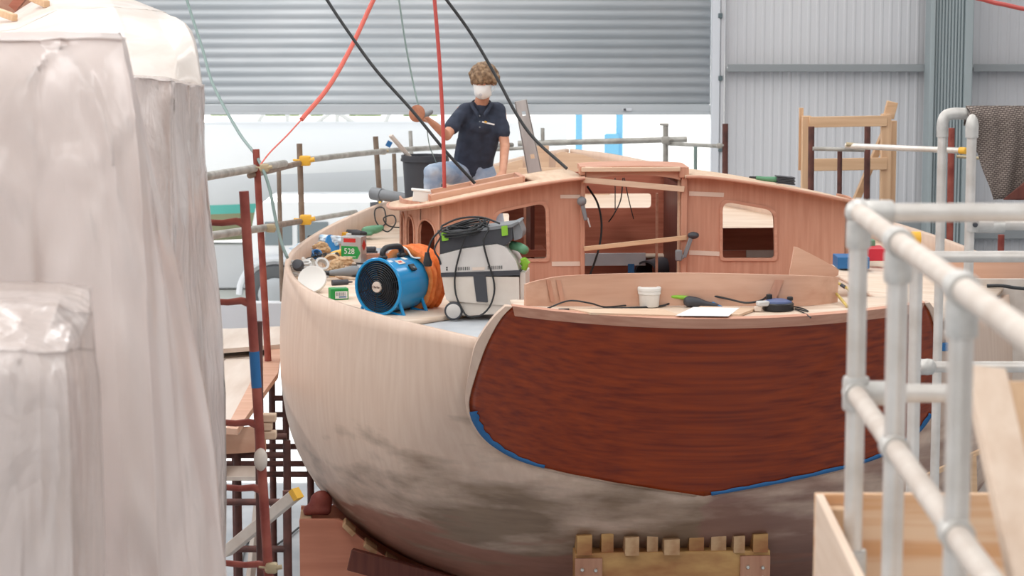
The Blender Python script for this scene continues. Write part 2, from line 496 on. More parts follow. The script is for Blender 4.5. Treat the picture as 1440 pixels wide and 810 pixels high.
def sheet_material(name, c, c2, rough=0.3, see=0.0, tl=0.35, bump=0.5, fine=5.0):
    m = mat(name, c, rough, 0, 0.3)
    nt = m.node_tree; N = nt.nodes; L = nt.links; b = N['Principled BSDF']
    out = N['Material Output']
    tc = N.new('ShaderNodeTexCoord')
    def nz(sc3, sc, det, dist):
        mp = N.new('ShaderNodeMapping'); mp.inputs['Scale'].default_value = sc3; L.new(tc.outputs['Object'], mp.inputs['Vector'])
        n = N.new('ShaderNodeTexNoise'); n.inputs['Scale'].default_value = sc; n.inputs['Detail'].default_value = det; n.inputs['Distortion'].default_value = dist
        L.new(mp.outputs[0], n.inputs['Vector']); return n.outputs['Fac']
    r = N.new('ShaderNodeValToRGB'); r.color_ramp.elements[0].position = 0.36; r.color_ramp.elements[0].color = lin(c2)
    r.color_ramp.elements[1].position = 0.6; r.color_ramp.elements[1].color = lin(c)
    L.new(nz((2.4, 2.4, 0.8), 1.6, 3, 0.8), r.inputs['Fac']); L.new(r.outputs['Color'], b.inputs['Base Color'])
    t = N.new('ShaderNodeBsdfTranslucent'); L.new(r.outputs['Color'], t.inputs['Color'])
    mx = N.new('ShaderNodeMixShader'); mx.inputs[0].default_value = tl
    L.new(b.outputs[0], mx.inputs[1]); L.new(t.outputs[0], mx.inputs[2])
    last = mx
    if see:
        tr = N.new('ShaderNodeBsdfTransparent'); m2 = N.new('ShaderNodeMixShader'); m2.inputs[0].default_value = see
        L.new(mx.outputs[0], m2.inputs[1]); L.new(tr.outputs[0], m2.inputs[2]); last = m2
    L.new(last.outputs[0], out.inputs[0])
    # ridged creases
    f = nz((1.6, 1.6, 0.45), fine, 4, 1.5)
    s1 = N.new('ShaderNodeMath'); s1.operation = 'SUBTRACT'; L.new(f, s1.inputs[0]); s1.inputs[1].default_value = 0.5
    s2 = N.new('ShaderNodeMath'); s2.operation = 'ABSOLUTE'; L.new(s1.outputs[0], s2.inputs[0])
    bn = N.new('ShaderNodeBump'); bn.inputs['Strength'].default_value = bump; bn.inputs['Distance'].default_value = 0.08
    L.new(s2.outputs[0], bn.inputs['Height']); L.new(bn.outputs['Normal'], b.inputs['Normal']); L.new(bn.outputs['Normal'], t.inputs['Normal'])
    return m
M['poly'] = sheet_material('milky_polythene', (242, 231, 226), (236, 224, 218), 0.28, 0.0, 0.35, 0.16, 2.0)
M['polyclear'] = sheet_material('clear_polythene', (243, 234, 230), (228, 216, 210), 0.12, 0.12, 0.3, 0.4, 3.5)
M['creamsheet'] = sheet_material('cream_cover_sheet', (242, 234, 227), (234, 224, 215), 0.6, 0, 0.2, 0.15, 2.0)

def basket_material():
    m = mat('basketweave_mat', (100, 88, 82), 0.8)
    nt = m.node_tree; N = nt.nodes; L = nt.links; b = N['Principled BSDF']
    tc = N.new('ShaderNodeTexCoord'); mp = N.new('ShaderNodeMapping'); mp.inputs['Rotation'].default_value = (0, 0.12, 0)
    L.new(tc.outputs['Object'], mp.inputs['Vector'])
    sep = N.new('ShaderNodeSeparateXYZ'); L.new(mp.outputs[0], sep.inputs[0])
    cb = N.new('ShaderNodeCombineXYZ'); L.new(sep.outputs['X'], cb.inputs[0]); L.new(sep.outputs['Z'], cb.inputs[1])
    br = N.new('ShaderNodeTexBrick'); L.new(cb.outputs[0], br.inputs['Vector'])
    br.inputs['Scale'].default_value = 20; br.inputs['Mortar Size'].default_value = 0.07; br.inputs['Mortar Smooth'].default_value = 0.4; br.inputs['Brick Width'].default_value = 0.42; br.inputs['Row Height'].default_value = 0.2
    br.inputs['Color1'].default_value = lin((160, 147, 137)); br.inputs['Color2'].default_value = lin((140, 127, 118)); br.inputs['Mortar'].default_value = lin((86, 74, 69))
    L.new(br.outputs['Color'], b.inputs['Base Color'])
    return m
M['basket'] = basket_material()

# ------------------------------------------------------------------ the shed
WALL_Y = 28.0
mb = MB(); mb.box((0, 9.7, -0.1), (40, 37.0, 0.2)); struct(mb.build('floor', M['floor'], smooth=0))
mb = MB(); mb.box((0, 128.2, -0.12), (300, 200, 0.2)); struct(mb.build('ground_outside', M['yard'], smooth=0))
# unseen closed roof, added to block sky and sun; area lamps hang below
mb = MB(); mb.box((-2, 10.0, 9.1), (26, 37, 0.2)); struct(mb.build('ceiling', M['ceil'], smooth=0))

dx0, dx1 = at(60, 100, WALL_Y).x, at(999, 100, WALL_Y).x
zbot = at(700, 161, WALL_Y).z
# roller shutter: curved interlocking slats
mb = MB()
pitch = 0.1165; z = zbot + 0.125; prof = []
while z < 9.0:
    for k in range(7):
        u = k / 7.0
        prof.append((z + u * pitch, 0.03 * math.sin(PI * min(1, u / 0.86)) if u < 0.86 else -0.006))
    z += pitch
mb.grid([[V((x, WALL_Y - d, zz)) for zz, d in prof] for x in (dx0, dx1)])
door = struct(mb.build('door_1', M['shutter'], smooth=50, solid=0.004))
WM[door.name] = Matrix.Translation(door.location)
mb = MB(); mb.box(((dx0 + dx1) / 2, WALL_Y, zbot + 0.062), (dx1 - dx0, 0.05, 0.124), None, 0.01)
mb.box(((dx0 + dx1) / 2, WALL_Y - 0.02, zbot + 0.012), (dx1 - dx0, 0.07, 0.024), None, 0.004)
mb.build('bottom_bar', M['shutter'], door, world=True)
p = at(882, 154, WALL_Y - 0.04)
mb = MB(); mb.box(p, (0.11, 0.01, 0.035), None, 0.003); mb.m(1).box(p + V((-0.03, -0.006, 0)), (0.03, 0.006, 0.028))
mb.build('maker_plate', [M['lightgrey'], M['darkgrey']], door, world=True)

def sheet_wall(name, x0, x1, z0, z1, y=WALL_Y):
    mb = MB(); pr = []; x = x0; pit = 0.111
    while x < x1:
        for dx, d in ((0, 0), (0.012, 0.007), (0.035, 0.007), (0.047, 0)):
            if x + dx <= x1: pr.append((x + dx, d))
        x += pit
    pr.append((x1, 0))
    mb.grid([[V((px, y - d, zz)) for px, d in pr] for zz in (z0, z1)])
    return struct(mb.build(name, M['wallsheet'], smooth=0, solid=0.02, solid_off=1))
gx0 = at(1019, 100, WALL_Y).x
sheet_wall('wall_back', gx0, 11.0, 0, 9.0)
sheet_wall('wall_back_left', -15.0, dx0, 0, 9.0)
for nm, c_, d_ in (('wall_right', (11.06, 9.8, 4.5), (0.12, 36.4, 9.0)), ('wall_left', (-15.06, 9.8, 4.5), (0.12, 36.4, 9.0))):  # side walls out of view, added to cut the ambient light
    mb = MB(); mb.box(c_, d_); struct(mb.build(nm, M['wallsheet'], smooth=0))
# wall behind the camera, added to cut front light; doorway and windows shaped for reflections
mb = MB()
mb.prism([(-15, 0), (11, 0), (11, 9), (-15, 9)], 0.12, lambda u, v, d: (u, -8.4 - d, v), [[(-6, .02), (-1, .02), (-1, 6), (-6, 6)], [(.5, 1.2), (2.0, 1.2), (2.0, 7), (.5, 7)], [(3.6, 1.2), (5.1, 1.2), (5.1, 7), (3.6, 7)]])
struct(mb.build('wall_front', M['wallsheet'], smooth=0))
# door guide channel
mb = MB()
a, b = at(1000, 100, WALL_Y - 0.06).x, at(1012, 100, WALL_Y - 0.06).x
mb.box(((a + b) / 2, WALL_Y - 0.05, 4.5), (b - a, 0.14, 9.0), None, 0.01)
mb.m(1).box((b + 0.03, WALL_Y - 0.05, 4.5), (0.05, 0.1, 9.0), None, 0.008)
for py in (22, 110, 210):
    q = at(1013, py, WALL_Y - 0.12); mb.m(2).box(q, (0.05, 0.03, 0.06), None, 0.004)
struct(mb.build('trim_1', [M['lightgrey'], M['wallsheet'], M['coldark']]))
# girts
for i, (x0, x1) in enumerate(((gx0 + 0.02, at(1304, 95, WALL_Y).x), (at(1365, 95, WALL_Y).x, 11.0))):
    zc = at(1100, 95, WALL_Y).z
    mb = MB(); mb.box(((x0 + x1) / 2, WALL_Y - 0.09, zc - 0.02), (x1 - x0, 0.16, 0.05), None, 0.006)
    mb.box(((x0 + x1) / 2, WALL_Y - 0.165, zc + 0.0), (x1 - x0, 0.012, 0.09), None, 0.003)
    struct(mb.build('trim_%d' % (2 + i), M['girt']))
# lower girt band and masonry skirting seen low on the right
mb = MB(); zc = at(1410, 322, WALL_Y).z
mb.box(((gx0 + 11) / 2, WALL_Y - 0.09, zc), (11 - gx0 - 0.2, 0.15, 0.22), None, 0.01)
struct(mb.build('trim_4', M['girt']))
# column with cable trunking ribs
xa, xb = at(1305, 100, WALL_Y - 0.4).x, at(1365, 100, WALL_Y - 0.4).x
mb = MB(); w_ = xb - xa; cy = WALL_Y - 0.3
mb.box(((xa + xb) / 2, cy, 4.5), (w_, 0.3, 9.0), None, 0.01)
mb.m(1).box((xa + 0.03, cy - 0.18, 4.5), (0.06, 0.08, 9.0), None, 0.01)
mb.box((xb - 0.05, cy - 0.18, 4.5), (0.1, 0.08, 9.0), None, 0.01)
for i in range(9):
    x = xa + 0.085 + i * (w_ - 0.21) / 8.0
    mb.m(1 if i % 2 == 0 else 0)
    mb.m(0).tube([V((x, cy - 0.165, 0)), V((x, cy - 0.165, 9.0))], 0.014, 8)
    mb.m(2).box((x + 0.02, cy - 0.155, 4.5), (0.013, 0.016, 9.0))
struct(mb.build('column_back', [M['colgrey'], M['colgrey'], M['coldark']]))

# ------------------------------------------------------------------ the yard beyond the shutter
YB = 36.0
def ship():
    t = thing('white_boat', 'large white boat laid up outside beyond the open roller shutter', 'boat', (at(420, 240, YB).x, YB + 1.4, 0))
    # hull lofted lengthways along x
    mb = MB(); rows = []
    x0, x1 = at(255, 200, YB).x, at(800, 200, YB).x
    zk = at(300, 350, YB).z; zr = at(300, 176, YB).z
    for i in range(25):
        u = i / 24; x = x0 + (x1 - x0) * u
        full = min(1.0, math.sin(min(1, (1 - u) * 1.6 + 0.05) * PI / 2))
        rise = 1.25 * u ** 1.6 * 0.6
        hw = 1.35 * full + 0.03; row = []
        for k in range(13):
            v = k / 12
            z = (zk + rise) * (1 - v) + zr * v
            y = YB + 1.4 - hw * min(1, math.sin(v * PI * 0.62 + 0.12) * 1.02)
            row.append(V((x, y, z)))
        for k in range(12, -1, -1):
            p = row[k]; row.append(V((p.x, 2 * (YB + 1.4) - p.y, p.z)))
        rows.append(row)
    mb.grid(rows); mb.add(rows[0], [list(range(26))]); 
    # bands of colour by height
    zt, zg = at(300, 296, YB).z, at(300, 244, YB).z
    for i, f in enumerate(mb.f):
        zc = sum(mb.v[j].z for j in f) / len(f)
        mb.mi[i] = 3 if zc < zt - 0.06 else (2 if zc < zt + 0.06 else (1 if zc < zg else 0))
    mb.build('hull', [M['whitegrp'], M['lightgrey'], M['turq'], M['khaki']], t, world=True, smooth=60)
    # tent cover ridge, pulpit bars
    c = MB(); zz = zr
    c.grid([[V((x0 + (x1 - x0) * u, YB + 1.4 + w2 * 1.25 * (1 - 0.5 * u * u), zz + h)) for w2, h in ((-1, 0), (-0.5, 0.05), (0, 0.07), (0.5, 0.05), (1, 0))] for u in [k / 12 for k in range(11)]])
    c.build('deck_cover', M['whitegrp'], t, world=True, smooth=60, solid=0.02)
    for (a, b) in (((360, 176), (372, 158)), ((440, 176), (470, 155)), ((470, 155), (502, 176)), ((540, 176), (552, 150)), ((404, 176), (404, 150)), ((474, 176), (474, 150))):
        r = MB(); r.tube([at(a[0], a[1], YB + 0.6), at(b[0], b[1], YB + 0.6)], 0.035, 8)
        r.build('rail_stanchion', M['white'], t, world=True)
    r = MB(); r.box((t.location.x, YB + 1.4, zk / 2 - 0.02), (3.5, 0.5, max(0.1, zk - 0.05)), None, 0.02); r.build('keel_block', M['lightgrey'], t, world=True)
    for sx in (-1.9, 1.7):
        r = MB(); r.bar((t.location.x + sx, YB + 0.05, 0), (t.location.x + sx, YB + 0.5, zk + 0.45), 0.1, 0.1); r.build('shore_post', M['rust'], t, world=True)
ship()

def truck():
    Y = 33.0
    xl, xr = at(354, 350, Y).x, at(620, 350, Y).x
    zt, zb = at(400, 284, Y).z, at(400, 392, Y).z
    t = thing('white_van', 'white van with dark windows parked outside behind the hull', 'van', ((xl + xr) / 2, Y + 0.9, 0))
    mb = MB(); h = zt - zb
    prof = [(xl, zb), (xr, zb), (xr, zb + 0.55 * h), (xr - 0.35, zt - 0.02), (xr - 0.6, zt), (xl + 0.18, zt), (xl + 0.06, zt - 0.1), (xl, zt - 0.4)]
    mb.prism(prof, 1.8, lambda u, v, d: (u, Y + d, v)); mb.build('body', M['whitegrp'], t, world=True)
    for (a, b, c, d) in ((372, 312, 411, 345), (418, 312, 462, 345)):
        g = MB(); p, q = at(a, b, Y - 0.01), at(c, d, Y - 0.01)
        g.box((p + q) / 2, (abs(q.x - p.x), 0.03, abs(p.z - q.z)), None, 0.012); g.build('side_window', M['darkglass'], t, world=True)
    for px in (388, 560):
        for yy in (Y - 0.02, Y + 1.6):
            wz = 0.42; c = at(px, 380, Y); wx = c.x
            g = MB(); g.lathe([(0.0, -0.1), (0.26, -0.1), (0.3, -0.12), (0.42, -0.11), (0.44, 0.0), (0.42, 0.11), (0.0, 0.11)], (wx, yy, wz + 0.02), (0, 1, 0), 28)
            wh = g.build('wheel', M['tyre'], t, world=True)
            g = MB(); g.lathe([(0.0, -0.03), (0.2, -0.02), (0.25, 0.0), (0.25, 0.05), (0.0, 0.05)], (wx, yy - 0.125, wz + 0.02), (0, 1, 0), 24); g.build('wheel_rim', M['alloy'], wh, world=True)
            a = MB(); pts = [V((wx + 0.53 * math.cos(an), yy - 0.05 if yy < Y + 1 else yy + 0.1, wz + 0.02 + 0.53 * math.sin(an))) for an in [PI * k / 14 for k in range(15)]]
            a.tube(pts, 0.05, 8); a.build('wheel_arch', M['lightgrey'], t, world=True)
truck()

# row of shrubs far beyond
rt = random.Random(3)
for i, px in enumerate((318, 392, 458, 522, 588)):
    Y = 58; x = at(px, 170, Y).x; hgt = 2.1 + 0.2 * (i % 2)
    t = thing('shrub', ['far pale green shrub hard against the plastic sheeting at left', 'far pale green shrub left of the red cable',
              'far pale green shrub under the crossing of the red and black cables', 'far pale green shrub above the bow of the white boat',
              'far pale green shrub beside the sander disc'][i], 'shrub', (x, Y, 0), group='shrubs far outside the shutter')
    mb = MB()
    for k in range(12):
        mb.sphere((rt.uniform(-.32, .32), rt.uniform(-0.3, 0.3), hgt * rt.uniform(0.25, 0.85)), rt.uniform(0.22, 0.3))
    mb.sphere((0, 0, hgt * .5), .35, (1, 1, 1.8))
    o = remeshed(mb, 'foliage', M['leaf'], t, 0.06, 1, world=False)
    o2 = o.modifiers.new('leafy', 'DISPLACE'); tx = bpy.data.textures.get('leafy') or bpy.data.textures.new('leafy', 'CLOUDS'); tx.noise_scale = 0.2; o2.texture = tx; o2.strength = 0.2
    mb = MB(); mb.tube([(0, 0, 0), (0.03, 0, hgt * 0.3), (0, 0, hgt * 0.6)], [0.07, 0.06, 0.03], 8); mb.build('stem', M['bark'], t)

# pale blue crane frame and a small blue crate seen through the right half of the doorway
Y = 48.0
t = thing('boat_hoist', 'pale blue steel boat hoist legs outside, right of the aluminium ladder', 'hoist', (at(845, 300, Y).x, Y, 0))
for px in (814, 871):
    m_ = MB(); p = at(px, 190, Y); m_.box((p.x, Y, 2.9), (0.14, 0.2, 5.8), None, 0.02); m_.build('leg', M['bluepaint'], t, world=True)
m_ = MB(); a, b = at(806, 10, Y), at(880, 10, Y); m_.box(((a.x + b.x) / 2, Y, 5.7), (b.x - a.x, 0.2, 0.3), None, 0.02); m_.build('crossbeam', M['bluepaint'], t, world=True)
m_ = MB(); p, q = at(850, 201, Y), at(870, 201, Y); m_.box(((p.x + q.x) / 2, Y - .02, (p.z + 0.9) / 2 + 0.2), (q.x - p.x, 0.35, p.z - 0.9), None, 0.02); m_.build('control_box', M['bluepaint'], t, world=True)
m_ = MB(); a, b = at(806, 250, Y), at(880, 250, Y); m_.box(((a.x + b.x) / 2, Y, 0.75), (b.x - a.x, 0.2, 0.5), None, 0.02); m_.build('base_beam', M['bluepaint'], t, world=True)
# ------------------------------------------------------------------ the boat being built
boat = thing('wooden_boat', 'round-bilged wooden boat under construction with varnished mahogany transom and raw mahogany deckhouse', 'boat', BO, BTH)
ZV = at(990, 698, 13.6).z
ZT = ZV + 1.17
def s_tr(t, z):
    return -0.72 * (z - ZV) / 1.17 + 0.25 * (t / 1.2) ** 2
def tr_hit(px, py):
    """local point on the transom surface under a pixel (measured off the photograph)"""
    s = -0.2
    for _ in range(30):
        p = bp(px, py, s); s = 0.5 * s + 0.5 * s_tr(p.x, p.z)
    return bp(px, py, s)
OUT_PX = [(720, 431), (707, 444), (694, 464), (681, 491), (670, 522), (661, 553), (659, 572), (665, 594), (684, 620), (720, 643), (765, 658), (850, 676), (930, 689), (990, 698)]
half = [tr_hit(*p) for p in OUT_PX]
# mirror: take |t| about the centreline
half = [V((abs(p.x), 0, p.z)) for p in half]; half[-1].x = 0.0
outl = catmull([V((p.x, p.z, 0)) for p in half], 6)
outl = [(max(0.0, p.x), p.y) for p in outl]              # top corner -> V point, starboard half
ztop_c = outl[0][1] - 0.055
def ztop(t): return ztop_c + (outl[0][1] - ztop_c) * (min(1, abs(t) / outl[0][0])) ** 2

ZS0 = 2.66
def zs(s): return ZS0 + 0.0062 * max(0, s + 0.3) ** 2
WT = [(-0.36, 1.31), (0.0, 1.53), (0.3, 1.70), (0.7, 1.92), (1.1, 2.12), (1.6, 2.34), (2.2, 2.52), (3.0, 2.63), (4.0, 2.57), (5.0, 2.34), (5.8, 2.06), (7.0, 1.5), (8.0, .95), (8.8, .36), (9.05, 0.03)]
def wsh(s): return interp(WT, s)
ZK = [(0.0, ZV), (0.45, 1.20), (1.0, .86), (1.6, .61), (2.3, .42), (3.2, .3), (4.5, .26), (6.0, .34), (7.5, .6), (8.5, 1.2), (9.05, 2.2)]
def zkeel(s): return interp(ZK, s)
NV = 33
def section(s):
    """starboard half section, sheer to keel"""
    w_, z1, zk = wsh(s), zs(s), zkeel(s)
    z0 = 2.12 + 0.1 * min(1, max(0, (s - 5) / 4)); wm = w_ * (1.0 + 0.012) + 0.01
    pts = []
    p = 2.5 - 0.7 * min(1, max(0, (s - 4.5) / 3.5))
    n1 = 8
    for k in range(n1):
        u = k / n1; z = z1 + (z0 - z1) * u
        pts.append((w_ + (wm - w_) * math.sin(u * PI / 2), z))
    n2 = NV - n1
    for k in range(n2):
        a = (k / (n2 - 1)) * PI / 2
        c, sn = math.cos(a), math.sin(a)
        pts.append((wm * max(0, c) ** (2 / p), z0 - (z0 - zk) * max(0, sn) ** (2 / p)))
    pts[-1] = (0.0, zk)
    return pts
# hull rows: first row is the transom edge below the bulwark, then true sections
i0 = min(range(len(outl)), key=lambda i: abs(outl[i][1] - ZS0) + (0 if i < 30 else 9))
tail = outl[i0:]
def resample(pl, n):
    L = [0]
    for a, b in zip(pl, pl[1:]): L.append(L[-1] + math.dist(a, b))
    out = []
    for k in range(n):
        d = L[-1] * k / (n - 1); j = 0
        while j < len(L) - 2 and L[j + 1] < d: j += 1
        u = (d - L[j]) / max(1e-9, L[j + 1] - L[j]); out.append((pl[j][0] + (pl[j + 1][0] - pl[j][0]) * u, pl[j][1] + (pl[j + 1][1] - pl[j][1]) * u))
    return out
def arc_resample(pl): return resample(pl, NV)
row0 = [V((t, s_tr(t, z), z)) for t, z in arc_resample(tail)]
ctrl = [row0]
for s in (0.55, 0.95, 1.4, 1.9, 2.5, 3.2, 4.0, 5.0, 6.0, 7.0, 7.8, 8.4, 8.8, 9.05):
    ctrl.append([V((t, s, z)) for t, z in arc_resample(section(s))])
cols = [catmull([r[j] for r in ctrl], 5) for j in range(NV)]
nrow = len(cols[0])
hull_half = [[cols[j][i] for j in range(NV)] for i in range(nrow)]     # [along][down]
mb = MB()
full = [[V((-p.x, p.y, p.z)) for p in r] + [p for p in r[::-1]][1:] for r in hull_half]
mb.grid(full)
hull = mb.build('hull', [M['hull']], boat, smooth=60, solid=0.045, solid_off=-1)
def hull_t(s, z):
    """half breadth of the built hull at (s, z), by search over the mesh rows"""
    best = None
    for r in hull_half:
        for a, b in zip(r, r[1:]):
            if (a.z - z) * (b.z - z) <= 0 and abs(a.z - b.z) > 1e-6:
                u = (z - a.z) / (b.z - a.z); p = a.lerp(b, u)
                d = abs(p.y - s)
                if best is None or d < best[0]: best = (d, p.x)
    return best[1] if best else 0
def hull_z(s, t):
    """height of the bottom at (s, t)"""
    best = None
    for r in hull_half:
        for a, b in zip(r[8:], r[9:]):
            if (a.x - t) * (b.x - t) <= 0 and abs(a.x - b.x) > 1e-6:
                u = (t - a.x) / (b.x - a.x); p = a.lerp(b, u)
                d = abs(p.y - s)
                if best is None or d < best[0]: best = (d, p.z)
    return best[1] if best else 0

# transom: curved raked panel
def tpt(t, z, d=0.0): return V((t, s_tr(t, z) + d, z))
def half_t(z):
    """half breadth of the transom at height z"""
    return max((a[0] + (b[0] - a[0]) * ((z - a[1]) / (b[1] - a[1])) for a, b in zip(outl, outl[1:]) if (a[1] - z) * (b[1] - z) <= 0 and a[1] != b[1]), default=0)
mb = MB(); NT = 28; NZ = 26
rows = []
for i in range(NT * 2 + 1):
    f = (i - NT) / NT
    row = []
    for k in range(NZ + 1):
        # vertical strip: from bottom outline to top edge
        v = k / NZ
        z = ZV + (outl[0][1] - ZV) * v
        hw = half_t(max(ZV + 1e-4, min(outl[0][1] - 1e-4, z)))
        t = f * hw
        zz = z - (outl[0][1] - ztop(t if abs(f) < 1 else outl[0][0])) * v ** 3
        row.append(tpt(t, zz))
    rows.append(row)
mb.grid(rows)
mb.build('transom', M['transom'], boat, smooth=60, solid=0.01, solid_off=-1, out=(0, -1, 0))
# unvarnished strip along the top edge, proud of the face
mb = MB(); rows = []
T0 = outl[0][0]
for i in range(49):
    t = -T0 + 2 * T0 * i / 48; z = ztop(t)
    k = 0.985
    rows.append([tpt(t * k, z - 0.058, -0.006), tpt(t * k, z - 0.058, -0.014), tpt(t, z + 0.004, -0.014), tpt(t, z + 0.008, 0.03), tpt(t, z + 0.008, 0.062), tpt(t, z - 0.03, 0.062)])
mb.grid(rows, closed=True); mb.add(rows[0], [[0, 1, 2, 3, 4, 5]]); mb.add(rows[-1], [[5, 4, 3, 2, 1, 0]])
mb.build('transom_cap', M['mah_x'], boat, smooth=40)
# pale side cheeks of the transom standing above the bulwark, and pale planking edge round the rim
for sg in (-1, 1):
    mb = MB(); rows = []
    for (t, z) in outl:
        w3 = 0.016 + 0.042 * min(1, max(0, (z - ZS0 + 0.45) / 0.4)) - 0.022 * min(1, max(0, (z - ZS0) / 0.2))
        a = tpt(t, z, -0.012); b = tpt(t + w3, z - (0.012 if t < 1.0 else 0), 0.0); c = tpt(t + w3, z, 0.085); d = tpt(t * 0.98, z, 0.06)
        q = [a, b, c, d]
        rows.append([V((p.x * sg, p.y, p.z)) for p in q])
    rows = rows[:-1]
    mb.grid(rows, closed=True); mb.add(rows[0], [[0, 1, 2, 3]]); mb.add(rows[-1], [[3, 2, 1, 0]])
    mb.build('transom_edge', M['hull'], boat, smooth=50)
# blue masking tape on the transom edge
def tape(i_a, i_b, w0, w1, sg):
    mb = MB(); rows = []
    for i in range(i_a, i_b + 1):
        (t, z) = outl[i]; u = (i - i_a) / (i_b - i_a)
        w_ = w0 + (w1 - w0) * u
        t2, z2 = outl[min(i + 1, len(outl) - 1)]; t1, z1 = outl[i - 1]
        tx, tz = t2 - t1, z2 - z1; l = math.hypot(tx, tz); nx, nz_ = -tz / l, tx / l
        if nx * t + nz_ * (z - 2.4) > 0: nx, nz_ = -nx, -nz_
        j = 0.15 * math.sin(i * 1.9)
        a = tpt(t, z, -0.0145); b = tpt(t + nx * w_ * (1 + j), z + nz_ * w_ * (1 + j), -0.005); 
        rows.append([V((p.x * sg, p.y, p.z)) for p in (a, b)])
    mb.grid(rows)
    mb.build('masking_tape', M['bluetape'], boat, smooth=40, solid=0.002, solid_off=0)
def near(px, py):
    p = tr_hit(px, py); return min(range(1, len(outl) - 1), key=lambda i: (outl[i][0] - abs(p.x)) ** 2 + (outl[i][1] - p.z) ** 2)
tape(near(661, 578), near(762, 657), 0.05, 0.02, -1)
tape(near(665, 590), len(outl) - 2, 0.03, 0.022, 1)
mb = MB(); p = tr_hit(1326, 487); mb.box((p.x, p.y - 0.02, p.z), (0.05, 0.03, 0.05), None, 0.004); mb.build('masking_tape', M['bluetape'], boat)

# decks ------------------------------------------------------------
def zd(t, s): return 2.555 + 0.0038 * s * s + 0.03 * (1 - min(1, (t / 2.6) ** 2))
CK = dict(t=1.02, s0=-0.12, s1=2.98)      # cockpit well in the middle
def deck(name, m, side, inner, outer, s_list, lift=0.0, thick=0.03, nt=6):
    mb = MB(); rows = []
    for s in s_list:
        a, b = inner(s), outer(s)
        row = []
        for k in range(nt + 1):
            t = a + (b - a) * k / nt; z = zd(t, s) + lift
            row.append(V((side * t, max(s, s_tr(t, z) + 0.07), z)))
        rows.append(row)
    mb.grid(rows)
    return mb.build(name, m, boat, smooth=50, solid=thick, solid_off=-1, out=(0, 0, 1))
sl = [-0.34 + 0.1 * i for i in range(0, 34)]
for sg in (-1, 1):
    deck('side_deck', M['deckgrey'] if sg < 0 else M['deckpale'], sg, lambda s: CK['t'] if s < 2.98 else 1.45, lambda s: hull_t(s, zd(2, s)) - 0.04, sl)
    # plank platform over the port deck, where tools stand
pa_, pb_ = bz(722, 437, 2.583), bz(572, 458, 2.583)
def plank_s(t):
    u = (t - abs(pa_.x)) / (abs(pb_.x) - abs(pa_.x)); return pa_.y + (pb_.y - pa_.y) * u
mb = MB(); rows = []
for i in range(15):
    t = 1.03 + (2.40 - 1.03) * i / 14; s0 = plank_s(t); s1 = 2.98; row = []
    for k in range(25):
        s_ = s0 + (s1 - s0) * k / 24; tt = min(t, hull_t(s_, 2.6) - 0.07); row.append(V((-tt, s_, zd(tt, s_) + 0.03)))
    rows.append(row)
mb.grid(rows); mb.build('deck_plank', M['deckpale'], boat, smooth=50, solid=0.026, solid_off=-1, out=(0, 0, 1))
sl2 = [2.9 + 0.2 * i for i in range(0, 30)]
mb = MB(); rows = []
for s in sl2:
    w_ = max(0.02, hull_t(min(s, 8.9), min(zs(s) - .05, zd(0, s))) - 0.04)
    rows.append([V((w_ * k / 10, s, zd(w_ * k / 10, s))) for k in range(-10, 11)])
# foredeck (open under the deckhouse: only forward of it) and side decks beside it
fr = [r for r, s in zip(rows, sl2) if s >= 4.3]
mb.grid(fr); mb.build('foredeck', M['deckpale'], boat, smooth=50, solid=0.03, solid_off=-1, out=(0, 0, 1))
def house_t(s, sg=-1):
    k = 1.0 if sg < 0 else 1 - 0.035 * min(1, max(0, (s - 3.0) / 0.6))
    return k * interp([(2.9, 1.47), (3.0, 1.50), (3.2, 1.60), (3.5, 1.70), (3.85, 1.76), (4.3, 1.77), (4.6, 1.74)], s)
for sg in (-1, 1):
    deck('side_deck', M['deckpale'], sg, lambda s: house_t(s, sg) - 0.03, lambda s: hull_t(s, zd(2, s)) - 0.04, [2.9 + 0.1 * i for i in range(16)])
# grey primed strips and pale laths on the port side deck beside the house
for i, (a, b, m) in enumerate(((0.12, 0.34, 'deckgrey'), (0.50, 0.60, 'paleply_y'))):
    mb = MB(); rows = []
    for k in range(14):
        s = 3.0 + 0.14 * k
        rows.append([V((-(house_t(min(s, 4.6)) + q), s, zd(house_t(min(s, 4.6)) + q, s) + 0.012)) for q in (a, b)])
    mb.grid(rows); mb.build('deck_lath', M[m], boat, smooth=40, solid=0.012, solid_off=-1, out=(0, 0, 1))

# raised aft deck
ZA = 2.845
A_BASE = [(739, 436), (765, 434), (800, 432), (900, 430), (1000, 430), (1100, 431), (1150, 429), (1178, 425.5)]
cb = [bz(px, py, ZA) for px, py in A_BASE]
cb[0].y += 0.0
cpl = catmull([V((p.x, p.y, ZA)) for p in cb], 8)
mb = MB(); rows = []
for i in range(41):
    t = -T0 + 0.03 + 2 * (T0 - 0.03) * i / 40
    s_in = s_tr(t, ztop(t)) + 0.05
    s_out = 0.12
    rows.append([V((t, s_in + (s_out - s_in) * k / 4, (ztop(t) - 0.002) * (1 - k / 4) + ZA * (k / 4))) for k in range(5)])
mb.grid(rows)
mb.build('aft_deck', M['deckpale'], boat, smooth=50, solid=0.03, solid_off=-1, out=(0, 0, 1))
# side risers of the raised aft deck
for sg in (-1, 1):
    mb = MB(); mb.prism([(s_tr(T0, 2.55) + 0.075, 2.55), (0.12, 2.55), (0.12, ZA - .03), (s_tr(T0, ZA) + 0.0, ztop(T0) - .03)], 0.03, lambda u, v, d: (sg * (T0 - 0.03 - d), u, v))
    mb.build('aft_deck_riser', M['paleply_y'], boat)
